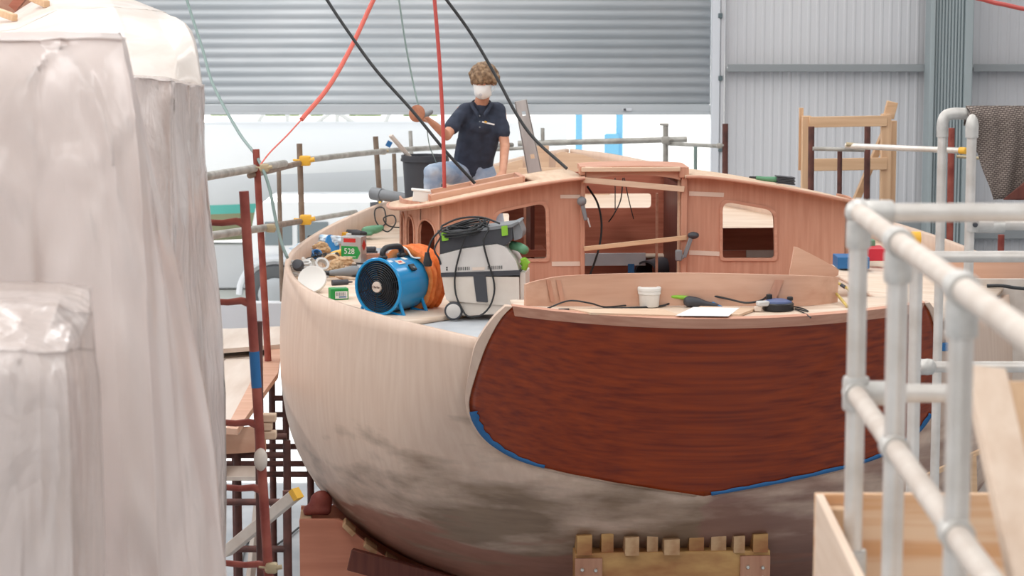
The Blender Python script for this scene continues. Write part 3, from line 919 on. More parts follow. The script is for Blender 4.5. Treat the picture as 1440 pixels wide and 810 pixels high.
# starboard deck extension, level with the aft deck, out to the hull side
mb = MB(); rows = []
for k in range(14):
    s = -0.3 + 0.2 * k
    a, b = (T0 - 0.05 if s < .12 else 1.15), max(hull_t(s, 2.6) - 0.05, T0)
    rows.append([V((a + (b - a) * q / 3, max(s, s_tr(a + (b - a) * q / 3, 2.75) + .07), 2.80 - .07 * q / 3)) for q in range(4)])
mb.grid(rows); mb.build('side_deck_panel', M['deckpale'], boat, smooth=50, solid=0.025, solid_off=-1, out=(0, 0, 1))
# curved plywood coaming
mb = MB(); rows = []
n = len(cpl)
for i, p in enumerate(cpl):
    u = i / (n - 1)
    a = cpl[max(0, i - 1)]; b = cpl[min(n - 1, i + 1)]; t = (b - a); t.normalize(); nrm = V((-t.y, t.x, 0))
    h = 0.152 + 0.044 * math.sin(PI * u) ** 0.8
    q = p + nrm * 0.018
    rows.append([V((p.x, p.y, ZA)), V((p.x, p.y - 0.012, ZA + h)), V((q.x, q.y - 0.012, ZA + h)), V((q.x, q.y, ZA))])
mb.grid(rows, closed=True); mb.add(rows[0], [[0, 1, 2, 3]]); mb.add(rows[-1], [[3, 2, 1, 0]])
coam = mb.build('coaming', M['okoume'], boat, smooth=40)
# reddish scarf joint smears
for (px0, px1, lean) in ((768, 774, 6), (782, 788, 6), (1090, 1102, -12)):
    mb = MB()
    def onc(px, py):
        p = min(cpl, key=lambda q: abs(bp(px, py, q.y).x - q.x)); return bp(px, py, p.y - 0.016)
    mb.add([onc(px0, 394), onc(px1, 394), onc(px1 + lean, 424), onc(px0 + lean, 424)], [[0, 1, 2, 3]])
    mb.build('scarf_joint', M['mah_z'], coam, smooth=0, solid=0.003)
# cockpit well
mb = MB()
mb.box((0, 1.56, 2.2), (2.04, 2.8, 0.03)); mb.build('cockpit_sole', M['mah_in'], boat)
for sg in (-1, 1):
    mb = MB(); mb.box((sg * 1.03, 1.56, 2.37), (0.025, 2.8, 0.34)); mb.build('cockpit_side', M['paleply_y'], boat)
mb = MB(); mb.box((0, 0.145, 2.5), (2.04, 0.03, 0.62)); mb.build('cockpit_end', M['paleply'], boat)
# triangular plywood wing on the starboard end of the coaming
P = [bp(px, py, 0.30) for px, py in ((1117, 347), (1124, 349), (1150, 362), (1172, 374), (1181, 381), (1180, 388), (1172, 391), (1109, 391))]
mb = MB(); mb.prism([(p.x, p.z) for p in P], 0.018, lambda u, v, d: (u, 0.30 + d + (u - P[0].x) * 0.1, v)); mb.build('coaming_wing', M['okoume'], boat)
mb = MB(); q = P[-1]; mb.box((q.x + .12, 0.33, q.z - .14), (0.2, 0.04, 0.3), None, .004); mb.build('wing_cleat', M['okoume'], boat)

# bulwark cap blocks at the bow, the inner face already is the hull shell
for i, (px0, px1, pyt, pyb, s) in enumerate(((690, 735, 224, 250, 8.0), (745, 772, 205, 246, 8.2), (782, 858, 216, 246, 8.0), (730, 800, 236, 250, 7.6))):
    a, b = bp(px0, pyb, s), bp(px1, pyt, s)
    mb = MB(); 
    if i == 2: poly = [(a.x, a.z), (b.x, a.z), (b.x, b.z - 0.1), (a.x + .25, b.z - 0.01), (a.x + .04, b.z + .02), (a.x, b.z)]
    elif i == 0: poly = [(a.x, a.z), (b.x, a.z), (b.x, b.z), (a.x, b.z - .08)]
    else: poly = [(a.x, a.z), (b.x, a.z), (b.x, b.z), (a.x, b.z)]
    zlow = zd(0, s)
    poly = [(u, min(v, zlow) if v == a.z else v) for u, v in poly]
    mb.prism(poly, 0.04, lambda u, v, d: (u, s + d, v)); mb.build('bow_bulwark', M['paleply'], boat)

# ------------------------------------------------------------------ deckhouse
SA = 3.0
def camber(t): 
    a = abs(t)
    return 3.385 - 0.20 * (max(0, a - 0.36) / 1.2) ** 1.35 if a > 0.36 else 3.385
DC = -0.06     # centre of the companionway
def rr(pts, r, n=5):
    """round the corners of a polygon; r per corner"""
    out = []; m = len(pts)
    for i in range(m):
        p0, p1, p2 = V((*pts[i - 1], 0)), V((*pts[i], 0)), V((*pts[(i + 1) % m], 0))
        ri = r[i] if isinstance(r, (list, tuple)) else r
        if ri <= 0: out.append(pts[i]); continue
        a = (p0 - p1).normalized() * ri; b = (p2 - p1).normalized() * ri
        for k in range(n + 1):
            u = k / n; q = p1 + a * (1 - u) ** 2 + b * u ** 2
            out.append((q.x, q.y))
    return out
def off(pl, d):
    cx = sum(p[0] for p in pl) / len(pl); cy = sum(p[1] for p in pl) / len(pl)
    xs = [p[0] for p in pl]; ys = [p[1] for p in pl]
    fx = 1 + 2 * d / (max(xs) - min(xs)); fy = 1 + 2 * d / (max(ys) - min(ys))
    return [(cx + (x - cx) * fx, cy + (y - cy) * fy) for x, y in pl]
jl, jr = bp(822, 300, SA).x, bp(959, 300, SA).x        # door opening
zdoor = bp(890, 250, SA).z
ZB = 2.30
def win(pxs, rad):
    return rr([(bp(x, y, SA).x, bp(x, y, SA).z) for x, y in pxs], rad)
wl = win([(697, 300), (767, 285), (769, 364), (697, 364)], [.07, .07, .03, .03])
wr = win([(1016, 283), (1088, 296), (1089, 363), (1016, 363)], [.07, .07, .03, .03])
for name, x0, x1, hole in (('aft_bulkhead', -1.50, jl - 0.03, wl), ('aft_bulkhead', jr + 0.03, 1.50, wr)):
    top = [(x0 + (x1 - x0) * k / 16, camber(x0 + (x1 - x0) * k / 16) - 0.02) for k in range(17)]
    mb = MB(); mb.prism([(x1, ZB), (x0, ZB)] + top, 0.03, lambda u, v, d: (u, SA + d, v), [hole])
    bk = mb.build(name, M['mah_z'], boat, smooth=30)
    mb = MB(); rim = off(hole, 0.022)
    mb.prism(rim, 0.012, lambda u, v, d: (u, SA - 0.012 + d, v), [hole]); mb.build('window_trim', M['mah_x'], bk)
    for (pxa, pxb, ya, yb) in (((788, 819, 274, 279), (776, 819, 368, 374)) if x0 < -1 else ((969, 1018, 269, 275), (969, 1014, 352, 358))):
        a, b = bp(pxa, ya, SA - 0.004), bp(pxb, yb, SA - 0.004)
        mb = MB(); dz = -0.012 if x0 > 0 else 0.0
        mb.bar((a.x, SA - 0.003, (a.z + b.z) / 2), (b.x, SA - 0.003, (a.z + b.z) / 2 + dz), 0.004, abs(a.z - b.z)); mb.build('paper_tape', M['papertape'], bk)
# door posts and companion hatch
def px_box(name, m, parent, x0, y0, x1, y1, s, d, bev=0.004):
    a, b = bp(x0, y1, s), bp(x1, y0, s)
    mb = MB(); mb.box(((a.x + b.x) / 2, s + d / 2, (a.z + b.z) / 2), (b.x - a.x, d, b.z - a.z), None, bev); return mb.build(name, m, parent)
frame = px_box('door_post', M['mah_z'], boat, 816, 243, 823, 420, SA - 0.03, 0.08)
px_box('door_post', M['mah_z'], boat, 957, 246, 967, 420, SA - 0.035, 0.09)
px_box('door_stop', M['paleply'], boat, 952, 247, 957, 420, SA + 0.02, 0.03, 0.002)
# hatch: arched beam, pale cap, cambered sliding top
a, b = bp(824, 252, SA - 0.02), bp(957, 244, SA - 0.02)
beam = [(a.x, a.z + .03)] + [(a.x + (b.x - a.x) * k / 12, a.z - 0.004 + 0.035 * math.sin(PI * k / 12)) for k in range(13)][1:-1] + [(b.x, a.z + .03), (b.x, b.z + .03), (a.x, b.z + .03)]
beam[0] = (a.x, a.z - .01); beam[-3] = (b.x, a.z - .01)
mb = MB(); mb.prism(beam, 0.05, lambda u, v, d: (u, SA - 0.03 + d, v)); mb.build('hatch_beam', M['mah_x'], boat)
px_box('hatch_cap', M['paleply'], boat, 818, 235, 957, 242, SA - 0.085, 0.09)
px_box('hatch_end', M['mah_z'], boat, 955, 236, 969, 250, SA - 0.06, 0.1)
px_box('hatch_end', M['mah_z'], boat, 815, 234, 823, 246, SA - 0.055, 0.09)
a, b = bp(818, 236, SA), bp(968, 236, SA)
mb = MB(); rows = []
for k in range(15):
    u = k / 14; t = a.x + (b.x - a.x) * u; h = a.z + 0.002 + 0.014 * math.sin(PI * u) ** 0.8
    rows.append([V((t, SA - 0.06, a.z)), V((t, SA - 0.06, h)), V((t, SA + 0.34, h + 0.01)), V((t, SA + 0.34, a.z - .03))])
mb.grid(rows, closed=True); mb.add(rows[0], [[0, 1, 2, 3]]); mb.add(rows[-1], [[3, 2, 1, 0]])
mb.build('sliding_hatch', M['mah_x'], boat, smooth=30)

# curved house sides with arched openings
ARCH = [(3.05, 3.32), (3.40, 3.62), (3.68, 3.87)]
for sg in (-1, 1):
    mb = MB(); us = sorted(set([3.0 + 0.02 * i for i in range(66)] + [q for ab in ARCH for q in ab]))
    zt = lambda s: camber(1.5) - 0.02 - 0.035 * (s - 3.0)
    def strips(us, off_t, thick, zlo_fn, zhi_fn):
        for a, b in zip(us, us[1:]):
            for seg in zlo_fn(a, b):
                (za0, za1), (zb0, zb1) = seg
                pts = []
                for s, (l, h) in ((a, (za0, za1)), (b, (zb0, zb1))):
                    for z in (l, h):
                        for d in (0, thick):
                            pts.append(V((sg * (house_t(s, sg) + off_t - d), s, z)))
                mb.add(pts, [[0, 4, 6, 2], [1, 3, 7, 5], [2, 6, 7, 3], [0, 1, 5, 4], [0, 2, 3, 1], [4, 5, 7, 6]])
    def segs(a, b):
        m_ = (a + b) / 2
        for (p, q) in ARCH:
            if p < m_ < q:
                def top(s):
                    c, r = (p + q) / 2, (q - p) / 2; return 2.94 + 0.11 * math.sqrt(max(0, 1 - ((s - c) / r) ** 2))
                return [((2.50, 2.66), (2.50, 2.66)), ((top(a), zt(a)), (top(b), zt(b)))]
        return [((2.50, zt(a)), (2.50, zt(b)))]
    strips(us, 0, 0.016, segs, None)
    sd = mb.build('house_side', M['mah_z'], boat, smooth=30)
    for (p, q) in ARCH:
        r_ = MB(); pts = []; c, rad = (p + q) / 2, (q - p) / 2
        for k in range(5): pts.append((p, 2.66 + 0.28 * k / 4))
        for k in range(1, 12): an = PI - PI * k / 12; pts.append((c + rad * math.cos(an), 2.94 + 0.11 * math.sin(an)))
        for k in range(5): pts.append((q, 2.94 - 0.28 * k / 4))
        r_.tube([V((sg * (house_t(s, sg) + 0.004), s, z)) for s, z in pts], 0.008, 8); r_.build('arch_trim', M['mah_x'], sd)
# roof panel with cambered, rounded plan
outline = []
def roof_t(s): return interp([(2.88, 1.42), (2.95, 1.56), (3.1, 1.68), (3.3, 1.76), (3.6, 1.83), (4.0, 1.86), (4.4, 1.84), (4.6, 1.80)], s)
for (sg, inner) in ((-1, jl), (1, jr)):
    mb = MB(); rows = []
    for k in range(24):
        s = 2.88 + 1.50 * k / 23
        hw = roof_t(s) * (1 if sg < 0 else 1 - 0.07 * min(1, (s - 2.88) / 0.5)); i0_ = abs(inner) + 0.01
        rows.append([V((sg * (i0_ + (hw - i0_) * q / 12), s, camber(i0_ + (hw - i0_) * q / 12) - 0.03 * (s - 3.0))) for q in range(13)])
    mb.grid(rows)
    if sg < 0:      # skylight opening
        mb.f = [f for f in mb.f if not (3.3 < sum(mb.v[j].y for j in f) / 4 < 3.95 and -1.42 < sum(mb.v[j].x for j in f) / 4 < -0.82)]; mb.mi = [0] * len(mb.f)
    mb.build('house_roof', M['paleply_y'], boat, smooth=50, solid=0.024, solid_off=-1, out=(0, 0, 1))
    mb = MB(); edge = [V((sg * (abs(inner) + 0.01 + (roof_t(2.88) - abs(inner) - .01) * q / 12), 2.87, camber(abs(inner) + 0.01 + (roof_t(2.88) - abs(inner) - .01) * q / 12) - 0.008)) for q in range(13)]
    for k in range(1, 24):
        s = 2.88 + 1.50 * k / 23; hw = roof_t(s) * (1 if sg < 0 else 1 - 0.07 * min(1, (s - 2.88) / 0.5)); edge.append(V((sg * (hw + .005), s, camber(hw) - 0.03 * (s - 3.0) - .008)))
    mb.tube(edge, 0.012, 8); mb.build('roof_edge', M['mah_x'], boat, smooth=60)
# raised skylight frames on the port roof, with a dark opening
def roof_frame(px0, px1, s0, s1, h):
    t0, t1 = bp(px0, 262, s0).x, bp(px1, 250, s0).x
    def rz(t, s): return camber(abs(t)) - 0.03 * (s - 3)
    for i, (a, b) in enumerate((((t0, s0), (t1, s0)), ((t1, s0), (t1, s1)), ((t1, s1), (t0, s1)), ((t0, s1), (t0, s0)), ((t0 * .5 + t1 * .5, s0), (t0 * .5 + t1 * .5, s1)), ((t0, s0 * .5 + s1 * .5), (t1, s0 * .5 + s1 * .5)))):
        mb = MB(); k = h if i < 4 else h * .7
        mb.bar((a[0], a[1], rz(*a) + k / 2 - .004), (b[0], b[1], rz(*b) + k / 2 - .004), 0.035, k, bev=0.003)
        mb.build('skylight_frame', M['okoume'] if i in (0, 2, 5) else M['mah_x'], boat)
roof_frame(606, 735, 3.26, 3.98, 0.05)
# interior: forward bulkhead with slot window, linings, dark locker side, sole
SF = 4.38
top = [(-1.72 + 3.44 * k / 20, camber(-1.72 + 3.44 * k / 20) - 0.075) for k in range(21)]
def pwin(x0, y0, x1, y1, s, r=0.03):
    a, b = bp(x0, y1, s), bp(x1, y0, s); return rr([(a.x, a.z), (b.x, a.z), (b.x, b.z), (a.x, b.z)], r)
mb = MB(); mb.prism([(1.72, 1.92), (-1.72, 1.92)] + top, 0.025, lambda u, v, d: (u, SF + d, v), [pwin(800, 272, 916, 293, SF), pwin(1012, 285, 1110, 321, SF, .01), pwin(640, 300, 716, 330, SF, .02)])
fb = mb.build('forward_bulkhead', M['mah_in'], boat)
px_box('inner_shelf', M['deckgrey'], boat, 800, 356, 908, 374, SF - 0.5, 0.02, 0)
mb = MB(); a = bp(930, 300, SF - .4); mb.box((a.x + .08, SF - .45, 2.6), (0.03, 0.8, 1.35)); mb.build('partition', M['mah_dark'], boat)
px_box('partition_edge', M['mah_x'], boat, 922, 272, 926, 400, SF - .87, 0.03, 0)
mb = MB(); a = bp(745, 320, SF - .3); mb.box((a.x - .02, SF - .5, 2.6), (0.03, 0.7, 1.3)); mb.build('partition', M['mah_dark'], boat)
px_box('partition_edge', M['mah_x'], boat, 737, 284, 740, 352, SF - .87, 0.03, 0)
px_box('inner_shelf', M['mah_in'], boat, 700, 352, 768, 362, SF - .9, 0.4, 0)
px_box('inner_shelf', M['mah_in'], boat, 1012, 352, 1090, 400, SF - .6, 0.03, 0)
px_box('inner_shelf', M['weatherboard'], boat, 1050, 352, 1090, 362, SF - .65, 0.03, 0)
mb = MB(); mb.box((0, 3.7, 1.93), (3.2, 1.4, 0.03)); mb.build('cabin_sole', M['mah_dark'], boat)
# ------------------------------------------------------------------ polythene-wrapped neighbour on the left
def sheet(ribs, nu=8, nv=10, amp=0.02, freq=3.0, seed=0, vfold=1.0, floor=None, ncorner=1):
    """loft a draped sheet over ribs of (px, py, Y) running from top to bottom"""
    def sharpen(l, k=.10, only=99):
        o = [l[0]]
        for i, (a, b, c) in enumerate(zip(l, l[1:], l[2:])): o += [b.lerp(a, k), b, b.lerp(c, k)] if (i < only) else [b]
        return o + [l[-1]]
    ribs = [[(p[0] - 620, p[1], p[2]) for p in ribs[0]]] + list(ribs)      # the sheeting carries on out of frame
    R = []
    for rib in ribs:
        pts = [at(*p) for p in rib]
        if floor is not None:
            q = pts[-1].copy(); q.z = floor
        R.append(catmull(sharpen(pts, .1, ncorner), max(3, nv // 2)) + ([pts[-1].lerp(q, k / 6) for k in range(1, 7)] if floor is not None else []))
    n = len(R[0])
    cols_ = [catmull(sharpen([r[i] for r in R], .15), max(3, nu // 2)) for i in range(n)]
    rows = []
    for i in range(n):
        row = []
        for p in cols_[i]:
            q = V((p.x * freq, p.y * freq, p.z * freq * 0.22 * vfold + seed))
            d = noise.noise(q) + 0.5 * noise.noise(q * 2.3) + 0.3 * noise.noise(V((q.x * 5, q.y * 5, q.z * 3)))
            # sharp creases
            d += 0.55 * max(0, 0.10 - abs(noise.noise(q * 1.4 + V((9, 2, 1))))) / 0.10
            q2 = V((p.x * freq * 1.1 + p.z * freq * .5, p.y * freq, p.z * freq * .9 - p.x * freq * .6 + seed * 3))
            d += 0.4 * max(0, 0.07 - abs(noise.noise(q2))) / 0.07
            row.append(p + V((0.35 * d * amp, -d * amp, 0.15 * d * amp)))
        rows.append(row)
    return MB().grid(rows)

g = 'polythene sheets hung on the left'
mb = sheet([[(-40, 46, 8.6), (-40, 58, 6.9), (-40, 120, 6.75), (-40, 260, 6.7), (-40, 560, 6.6), (-40, 840, 6.6)],
            [(60, 44, 8.6), (60, 56, 6.9), (60, 120, 6.75), (58, 260, 6.7), (60, 560, 6.6), (60, 840, 6.6)],
            [(140, 44, 8.6), (142, 54, 6.9), (146, 120, 6.75), (150, 260, 6.66), (165, 560, 6.55), (180, 840, 6.5)],
            [(165, 46, 8.6), (171, 56, 6.9), (185, 122, 6.76), (200, 260, 6.66), (214, 560, 6.6), (222, 840, 6.6)],
            [(168, 46, 8.8), (173, 56, 7.0), (190, 130, 6.95), (212, 262, 6.9), (246, 560, 6.85), (262, 840, 6.8)],
            [(168, 46, 9.2), (174, 56, 7.6), (193, 136, 7.5), (221, 262, 7.4), (290, 560, 7.2), (320, 840, 7.1)],
            [(168, 46, 9.6), (174, 57, 8.6), (193, 140, 8.4), (221, 268, 8.4), (288, 560, 8.3), (314, 840, 8.2)]],
           10, 16, 0.05, 2.6, 1.3, floor=0.02)
tag(mb.build('plastic_sheet', M['poly'], smooth=60, solid=0.002), 'tall milky polythene sheet flaring to the floor, foremost drape on the left', 'plastic sheet', g)
# lower box draped in front of it
mb = sheet([[(-40, 396, 6.2), (-40, 424, 5.6), (-40, 492, 5.25), (-40, 560, 5.2), (-40, 840, 5.2)],
            [(40, 396, 6.2), (40, 424, 5.6), (34, 492, 5.25), (32, 560, 5.2), (30, 840, 5.2)],
            [(88, 398, 6.2), (82, 428, 5.6), (54, 496, 5.25), (56, 570, 5.2), (60, 840, 5.2)],
            [(116, 402, 6.2), (104, 440, 5.7), (92, 494, 5.3), (96, 570, 5.25), (104, 840, 5.2)],
            [(124, 403, 6.25), (126, 440, 5.85), (108, 490, 5.5), (112, 570, 5.45), (118, 840, 5.4)],
            [(128, 404, 6.3), (130, 440, 6.1), (134, 492, 6.0), (142, 570, 6.0), (150, 840, 6.0)]],
           10, 16, 0.022, 4.5, 4.4, floor=0.02, ncorner=2)
tag(mb.build('plastic_sheet', M['polyclear'], smooth=60, solid=0.002), 'shiny clear polythene pulled over the low box at bottom left', 'plastic sheet', g)
# glossy stretch wrap further back
mb = sheet([[(120, 100, 10.2), (120, 118, 9.0), (120, 260, 8.9), (120, 560, 8.8), (120, 840, 8.8)],
            [(184, 104, 10.2), (186, 111, 9.0), (188, 260, 8.9), (200, 560, 8.8), (206, 840, 8.8)],
            [(232, 108, 10.2), (240, 114, 9.0), (241, 260, 8.9), (246, 560, 8.8), (262, 840, 8.8)],
            [(238, 108, 10.3), (244, 117, 9.15), (245, 262, 9.05), (250, 560, 8.95), (270, 840, 8.9)],
            [(262, 112, 10.6), (266, 121, 9.5), (270, 264, 9.4), (284, 560, 9.3), (300, 840, 9.2)],
            [(276, 112, 11.0), (285, 121, 9.9), (289, 240, 9.8), (311, 470, 9.7), (316, 840, 9.6)],
            [(276, 112, 11.6), (284, 121, 10.8), (288, 240, 10.8), (309, 470, 10.8), (314, 840, 10.8)]],
           9, 16, 0.04, 5.0, 8.1, floor=0.02)
tag(mb.build('plastic_sheet', M['polyclear'], smooth=60, solid=0.002), 'glossy stretched polythene below the cream cover, nearest the red scaffold', 'plastic sheet', g)
# cream cover over the top of the wrapped hull
mb = sheet([[(-40, 28, 12.5), (-40, 50, 11.0), (-40, 100, 10.0), (-40, 170, 9.7)],
            [(20, 18, 12.5), (24, 40, 11.0), (30, 100, 10.0), (36, 170, 9.7)],
            [(60, -8, 12.6), (80, 14, 11.2), (110, 90, 10.0), (120, 170, 9.7)],
            [(140, -20, 12.8), (160, 10, 11.3), (186, 84, 10.0), (190, 150, 9.7)],
            [(178, -4, 13.0), (214, 14, 11.5), (244, 70, 10.2), (247, 122, 9.9)],
            [(182, -2, 13.4), (228, 16, 11.8), (266, 42, 10.5), (284, 122, 10.1)],
            [(184, -2, 14.0), (232, 18, 12.4), (270, 44, 11.2), (285, 120, 10.9)]],
           7, 9, 0.016, 2.2, 12.0, floor=0.02)
cover = tag(mb.build('cover_sheet', M['creamsheet'], smooth=60, solid=0.004), 'cream cover sheet over the top of the wrapped hull at upper left', 'cover sheet')
# mahogany hull edge and battens showing at the very top left
t = thing('wrapped_boat', 'red mahogany boat just showing above the cream cover in the top left corner', 'boat', (at(10, 10, 12.9).x, 13.4, 0))
mb = MB(); a = at(-620, 6, 12.9); b = at(52, 2, 12.9)
rows = []
for k in range(9):
    u = k / 8; x = a.x + (b.x - a.x) * u
    rows.append([V((x, 13.0 + 0.5 * u * u + .25 * max(0, 4 - z), z)) for z in (2.0, 3.0, 4.0, 4.55 + 0.1 * u, 4.9)])
mb.grid(rows); mb.build('planking', M['mah_x'], t, world=True, smooth=50, solid=0.04)
mb = MB(); mb.bar(at(18, 12, 12.75), at(36, -10, 12.75), 0.05, 0.05); mb.build('frame_rib', M['mah_in'], t, world=True)
mb = MB(); mb.box((a.x + .3, 13.4, 1.0), (0.3, 0.4, 2.0), None, .01); mb.build('keel_block', M['pine'], t, world=True)
for (p, q, lab) in (((-12, 13), (21, 25), 'pale batten pinning the cream cover at the left picture edge'), ((44, -4), (66, 6), 'short pale batten end on top of the cream cover, right of the red planking')):
    mb = MB(); mb.bar(at(p[0], p[1], 11.9), at(q[0], q[1], 11.6), 0.03, 0.036, bev=0.003)
    tag(mb.build('timber_batten', M['pine'], smooth=30), lab, 'batten', 'battens on the cream cover')

# ------------------------------------------------------------------ scaffold on the port side
def tubes(parent, name, m, pts, r=0.024, n=12, world=True):
    mb = MB(); mb.tube([V(p) for p in pts], r, n); return mb.build(name, m, parent, world=world)
def coupler(parent, p, m, r=0.05):
    mb = MB(); mb.box(p, (r * 1.7, r * 1.5, r * 1.5), None, 0.012, 2)
    mb.lathe([(0.0, -r * 1.2), (r * 0.35, -r * 1.2), (r * 0.35, r * 1.2), (0.0, r * 1.2)], p + V((r * 0.3, -r * .4, 0)), (1, 0, 0.2), 8)
    mb.tube([p + V((-r * 1.8, 0, r * .1)), p + V((r * .6, -r * .5, 0))], r * 0.16, 6)
    return mb.build('coupler', m, parent, world=True)

# red access frame (nearest)
Y = 11.0
t = thing('scaffold_ladder', 'leaning red scaffold access frame with rungs beside the polythene', 'scaffold', (at(378, 810, Y).x, Y, 0))
top, low = at(343, 269, Y), at(378, 812, Y)
d = (top - low) / (top.z - low.z); foot = low - d * low.z
tubes(t, 'post', M['rust'], [foot, top])
off_x = V((-0.62, 0.25, 0))
tubes(t, 'post', M['rust'], [foot + off_x, top + off_x])
for py in (315, 427, 598, 690, 798):
    p = at(350, py, Y); c = foot + d * p.z
    tubes(t, 'rung', M['rust'], [c, c + V((-0.05, 0.02, 0.012)), c + V((-0.12, .05, 0)), c + off_x], [0.024, 0.018, 0.016, 0.016])
mb = MB(); c1, c2 = foot + d * at(0, 545, Y).z, foot + d * at(0, 494, Y).z
mb.tube([c1, c2], 0.0255, 12); mb.build('blue_tape', M['bluetape'], t, world=True)['label'] = 'blue tape wound round the post'
mb = MB(); c = foot + d * at(0, 645, Y).z; mb.sphere(c + V((0.0, -0.02, 0)), 0.035, (1, 1, 1.7)); mb.build('rag', M['weatherboard'], t, world=True)['label'] = 'scrap of dusty rag tied to the post'
tubes(t, 'stub_post', M['rustdark'], [at(366, 830, Y + .35) * 1.0 - V((0, 0, at(366, 830, Y + .35).z)), at(363, 452, Y + .35)], 0.022)
# jointed access couplers low down
coupler(t, foot + d * at(0, 797, Y).z + V((0.02, -.02, 0)), M['brass'], 0.035)

zp = 1.9
# rear guard rail following the port side
t = thing('scaffold_rail', 'weathered scaffold guard rail running along the port side behind the hull', 'scaffold', (at(422, 330, 19).x, 19, 0))
up = [(285, 249, 15.2), (350, 238, 16.8), (424, 226, 19.0), (480, 219, 20.4), (545, 212, 22.0), (640, 206, 23.6), (720, 204, 24.6)]
P_ = [at(*p) for p in up]
tubes(t, 'rail', M['steelgrey'], [P_[0], P_[1] * 0.35 + P_[2] * 0.65], 0.03)
tubes(t, 'rail', M['brownsteel'], [P_[1] + V((0, 0.06, -0.05)), P_[2] + V((0, 0.06, -.02))], 0.024)
tubes(t, 'rail', M['steelgrey'], P_[2:], 0.026)
lw = [at(292, 332, 15.2), at(376, 320, 17.0), at(424, 311, 19.0), at(500, 298, 21.0)]
tubes(t, 'rail', M['steelgrey'], lw[:2], 0.028); tubes(t, 'rail', M['brownsteel'], [lw[0].lerp(lw[1], .8) + V((0, .06, 0)), lw[2]], 0.024); tubes(t, 'rail', M['steelgrey'], lw[2:], 0.022)
def post(px0, py0, px1, py1, Y, m, r=0.024):
    a, b = at(px0, py0, Y), at(px1, py1, Y); dd = (a - b) / (a.z - b.z); f = b - dd * b.z
    return tubes(t, 'post', m, [f, a], r)
a_, b_ = at(360, 210, 17.0), at(372, 420, 17.0); d_ = (a_ - b_) / (a_.z - b_.z)
tubes(t, 'post', M['rust'], [b_ - d_ * (b_.z - (zp + 0.047)), a_], 0.026)
post(421, 202, 425, 330, 19.0, M['brownsteel'])
post(392, 240, 394, 318, 20.5, M['brownsteel'], 0.02)
post(528, 192, 533, 264, 22.0, M['brownsteel'], 0.026)
post(554, 216, 556, 264, 24.0, M['brownsteel'], 0.022)
post(577, 184, 579, 226, 25.0, M['steelgrey'], 0.022)
for (px, py, Yc) in ((429, 226, 18.95), (430, 309, 18.95)): coupler(t, at(px, py, Yc), M['yellow'], 0.055)
for (px, py, Yc) in ((372, 236, 16.9), (381, 321, 16.9), (538, 213, 21.9)): coupler(t, at(px, py, Yc), M['brass'], 0.04)
mb = MB(); a = at(545, 206, 21.8); mb.bar(a, at(549, 199, 21.8), 0.03, 0.05); mb.build('blue_tie', M['bluetape'], t, world=True)

# platform boards on the port side
zp = 1.9
def board(quad, z, th, m, lab, k):
    pts = [atz(px, py, z) for px, py in quad]
    mb = MB(); n = len(pts)
    vs = [p for p in pts] + [p - V((0, 0, th)) for p in pts]
    mb.add(vs, [list(range(n)), list(range(n, 2 * n))[::-1]] + [[i, (i + 1) % n, n + (i + 1) % n, n + i] for i in range(n)])
    return tag(mb.build('scaffold_board', m, smooth=0), lab, 'board', 'boards on the port scaffold platform')
board([(225, 602), (336, 602), (391, 515), (380, 505), (318, 505)], zp, 0.04, M['weatherboard'], 'dusty plywood board at the near left of the scaffold platform', 0)
board([(318, 602), (334, 603), (391, 524), (397, 476), (386, 474)], zp + 0.045, 0.04, M['okoume'], 'pale plank lying askew at the platform edge beside the hull', 0)
board([(280, 504), (391, 504), (410, 462), (290, 462)], zp - 0.002, 0.04, M['weatherboard'], 'dusty board across the middle of the scaffold platform', 1)
board([(270, 494), (397, 484), (412, 458), (280, 464)], zp + 0.08, 0.035, M['weatherboard'], 'pale sheet lying on the far end of the scaffold platform', 2)
mb = MB(); a, b = atz(225, 606, zp - .06), atz(372, 598, zp - .06)
mb.bar(a + V((0, .05, -.1)), b + V((0, .05, -.1)), 0.05, 0.17, bev=0.004)
tag(mb.build('timber_beam', M['okoume'], smooth=30), 'pinkish timber beam under the near edge of the platform', 'beam')
# concrete-grey kerb panel at the far end
mb = MB(); a, b = at(290, 462, 20.5), at(400, 440, 20.5); mb.box(((a.x + b.x) / 2 - .2, 20.5, b.z - .12), (1.6, 0.12, 0.45), None, 0.01)
o_ = mb
# frames carrying the platform
def frame(Y, xs, ys, lab, m=M['rustdark'], ztop_=None, r=0.026):
    X = [at(px, 600, Y).x for px in xs]
    t = thing('scaffold_trestle', lab, 'scaffold', (sum(X) / len(X), Y, 0), group='scaffold frames under the platform')
    Z = [at(400, py, Y).z for py in ys]
    for x in X: tubes(t, 'post', m, [V((x, Y, 0)), V((x, Y, ztop_ or max(Z) + .06))], r)
    for z in Z: tubes(t, 'cross_rail', m, [V((min(X), Y - .0, z)), V((max(X), Y - .0, z))], r * .85)
    return t
frame(15.0, (262, 333, 403), (614, 640), 'dark red scaffold frame nearest under the platform boards', ztop_=1.72)
frame(16.6, (280, 330, 366, 436), (628, 652, 667), 'dark red scaffold frame second under the platform, behind the yellow-ended timber', ztop_=1.72)
frame(14.2, (300, 402), (706, 772), 'low dark red scaffold frame at the foot of the red ladder frame', ztop_=at(0, 690, 14.2).z)
frame(17.6, (383, 402), (560, 583, 608), 'narrow dark scaffold frame standing between platform and hull', ztop_=1.85)
# the kerb
tag(o_.build('concrete_block_wall', M['lightgrey'], smooth=30), 'low pale grey block at the far end of the platform, under the van', 'block')
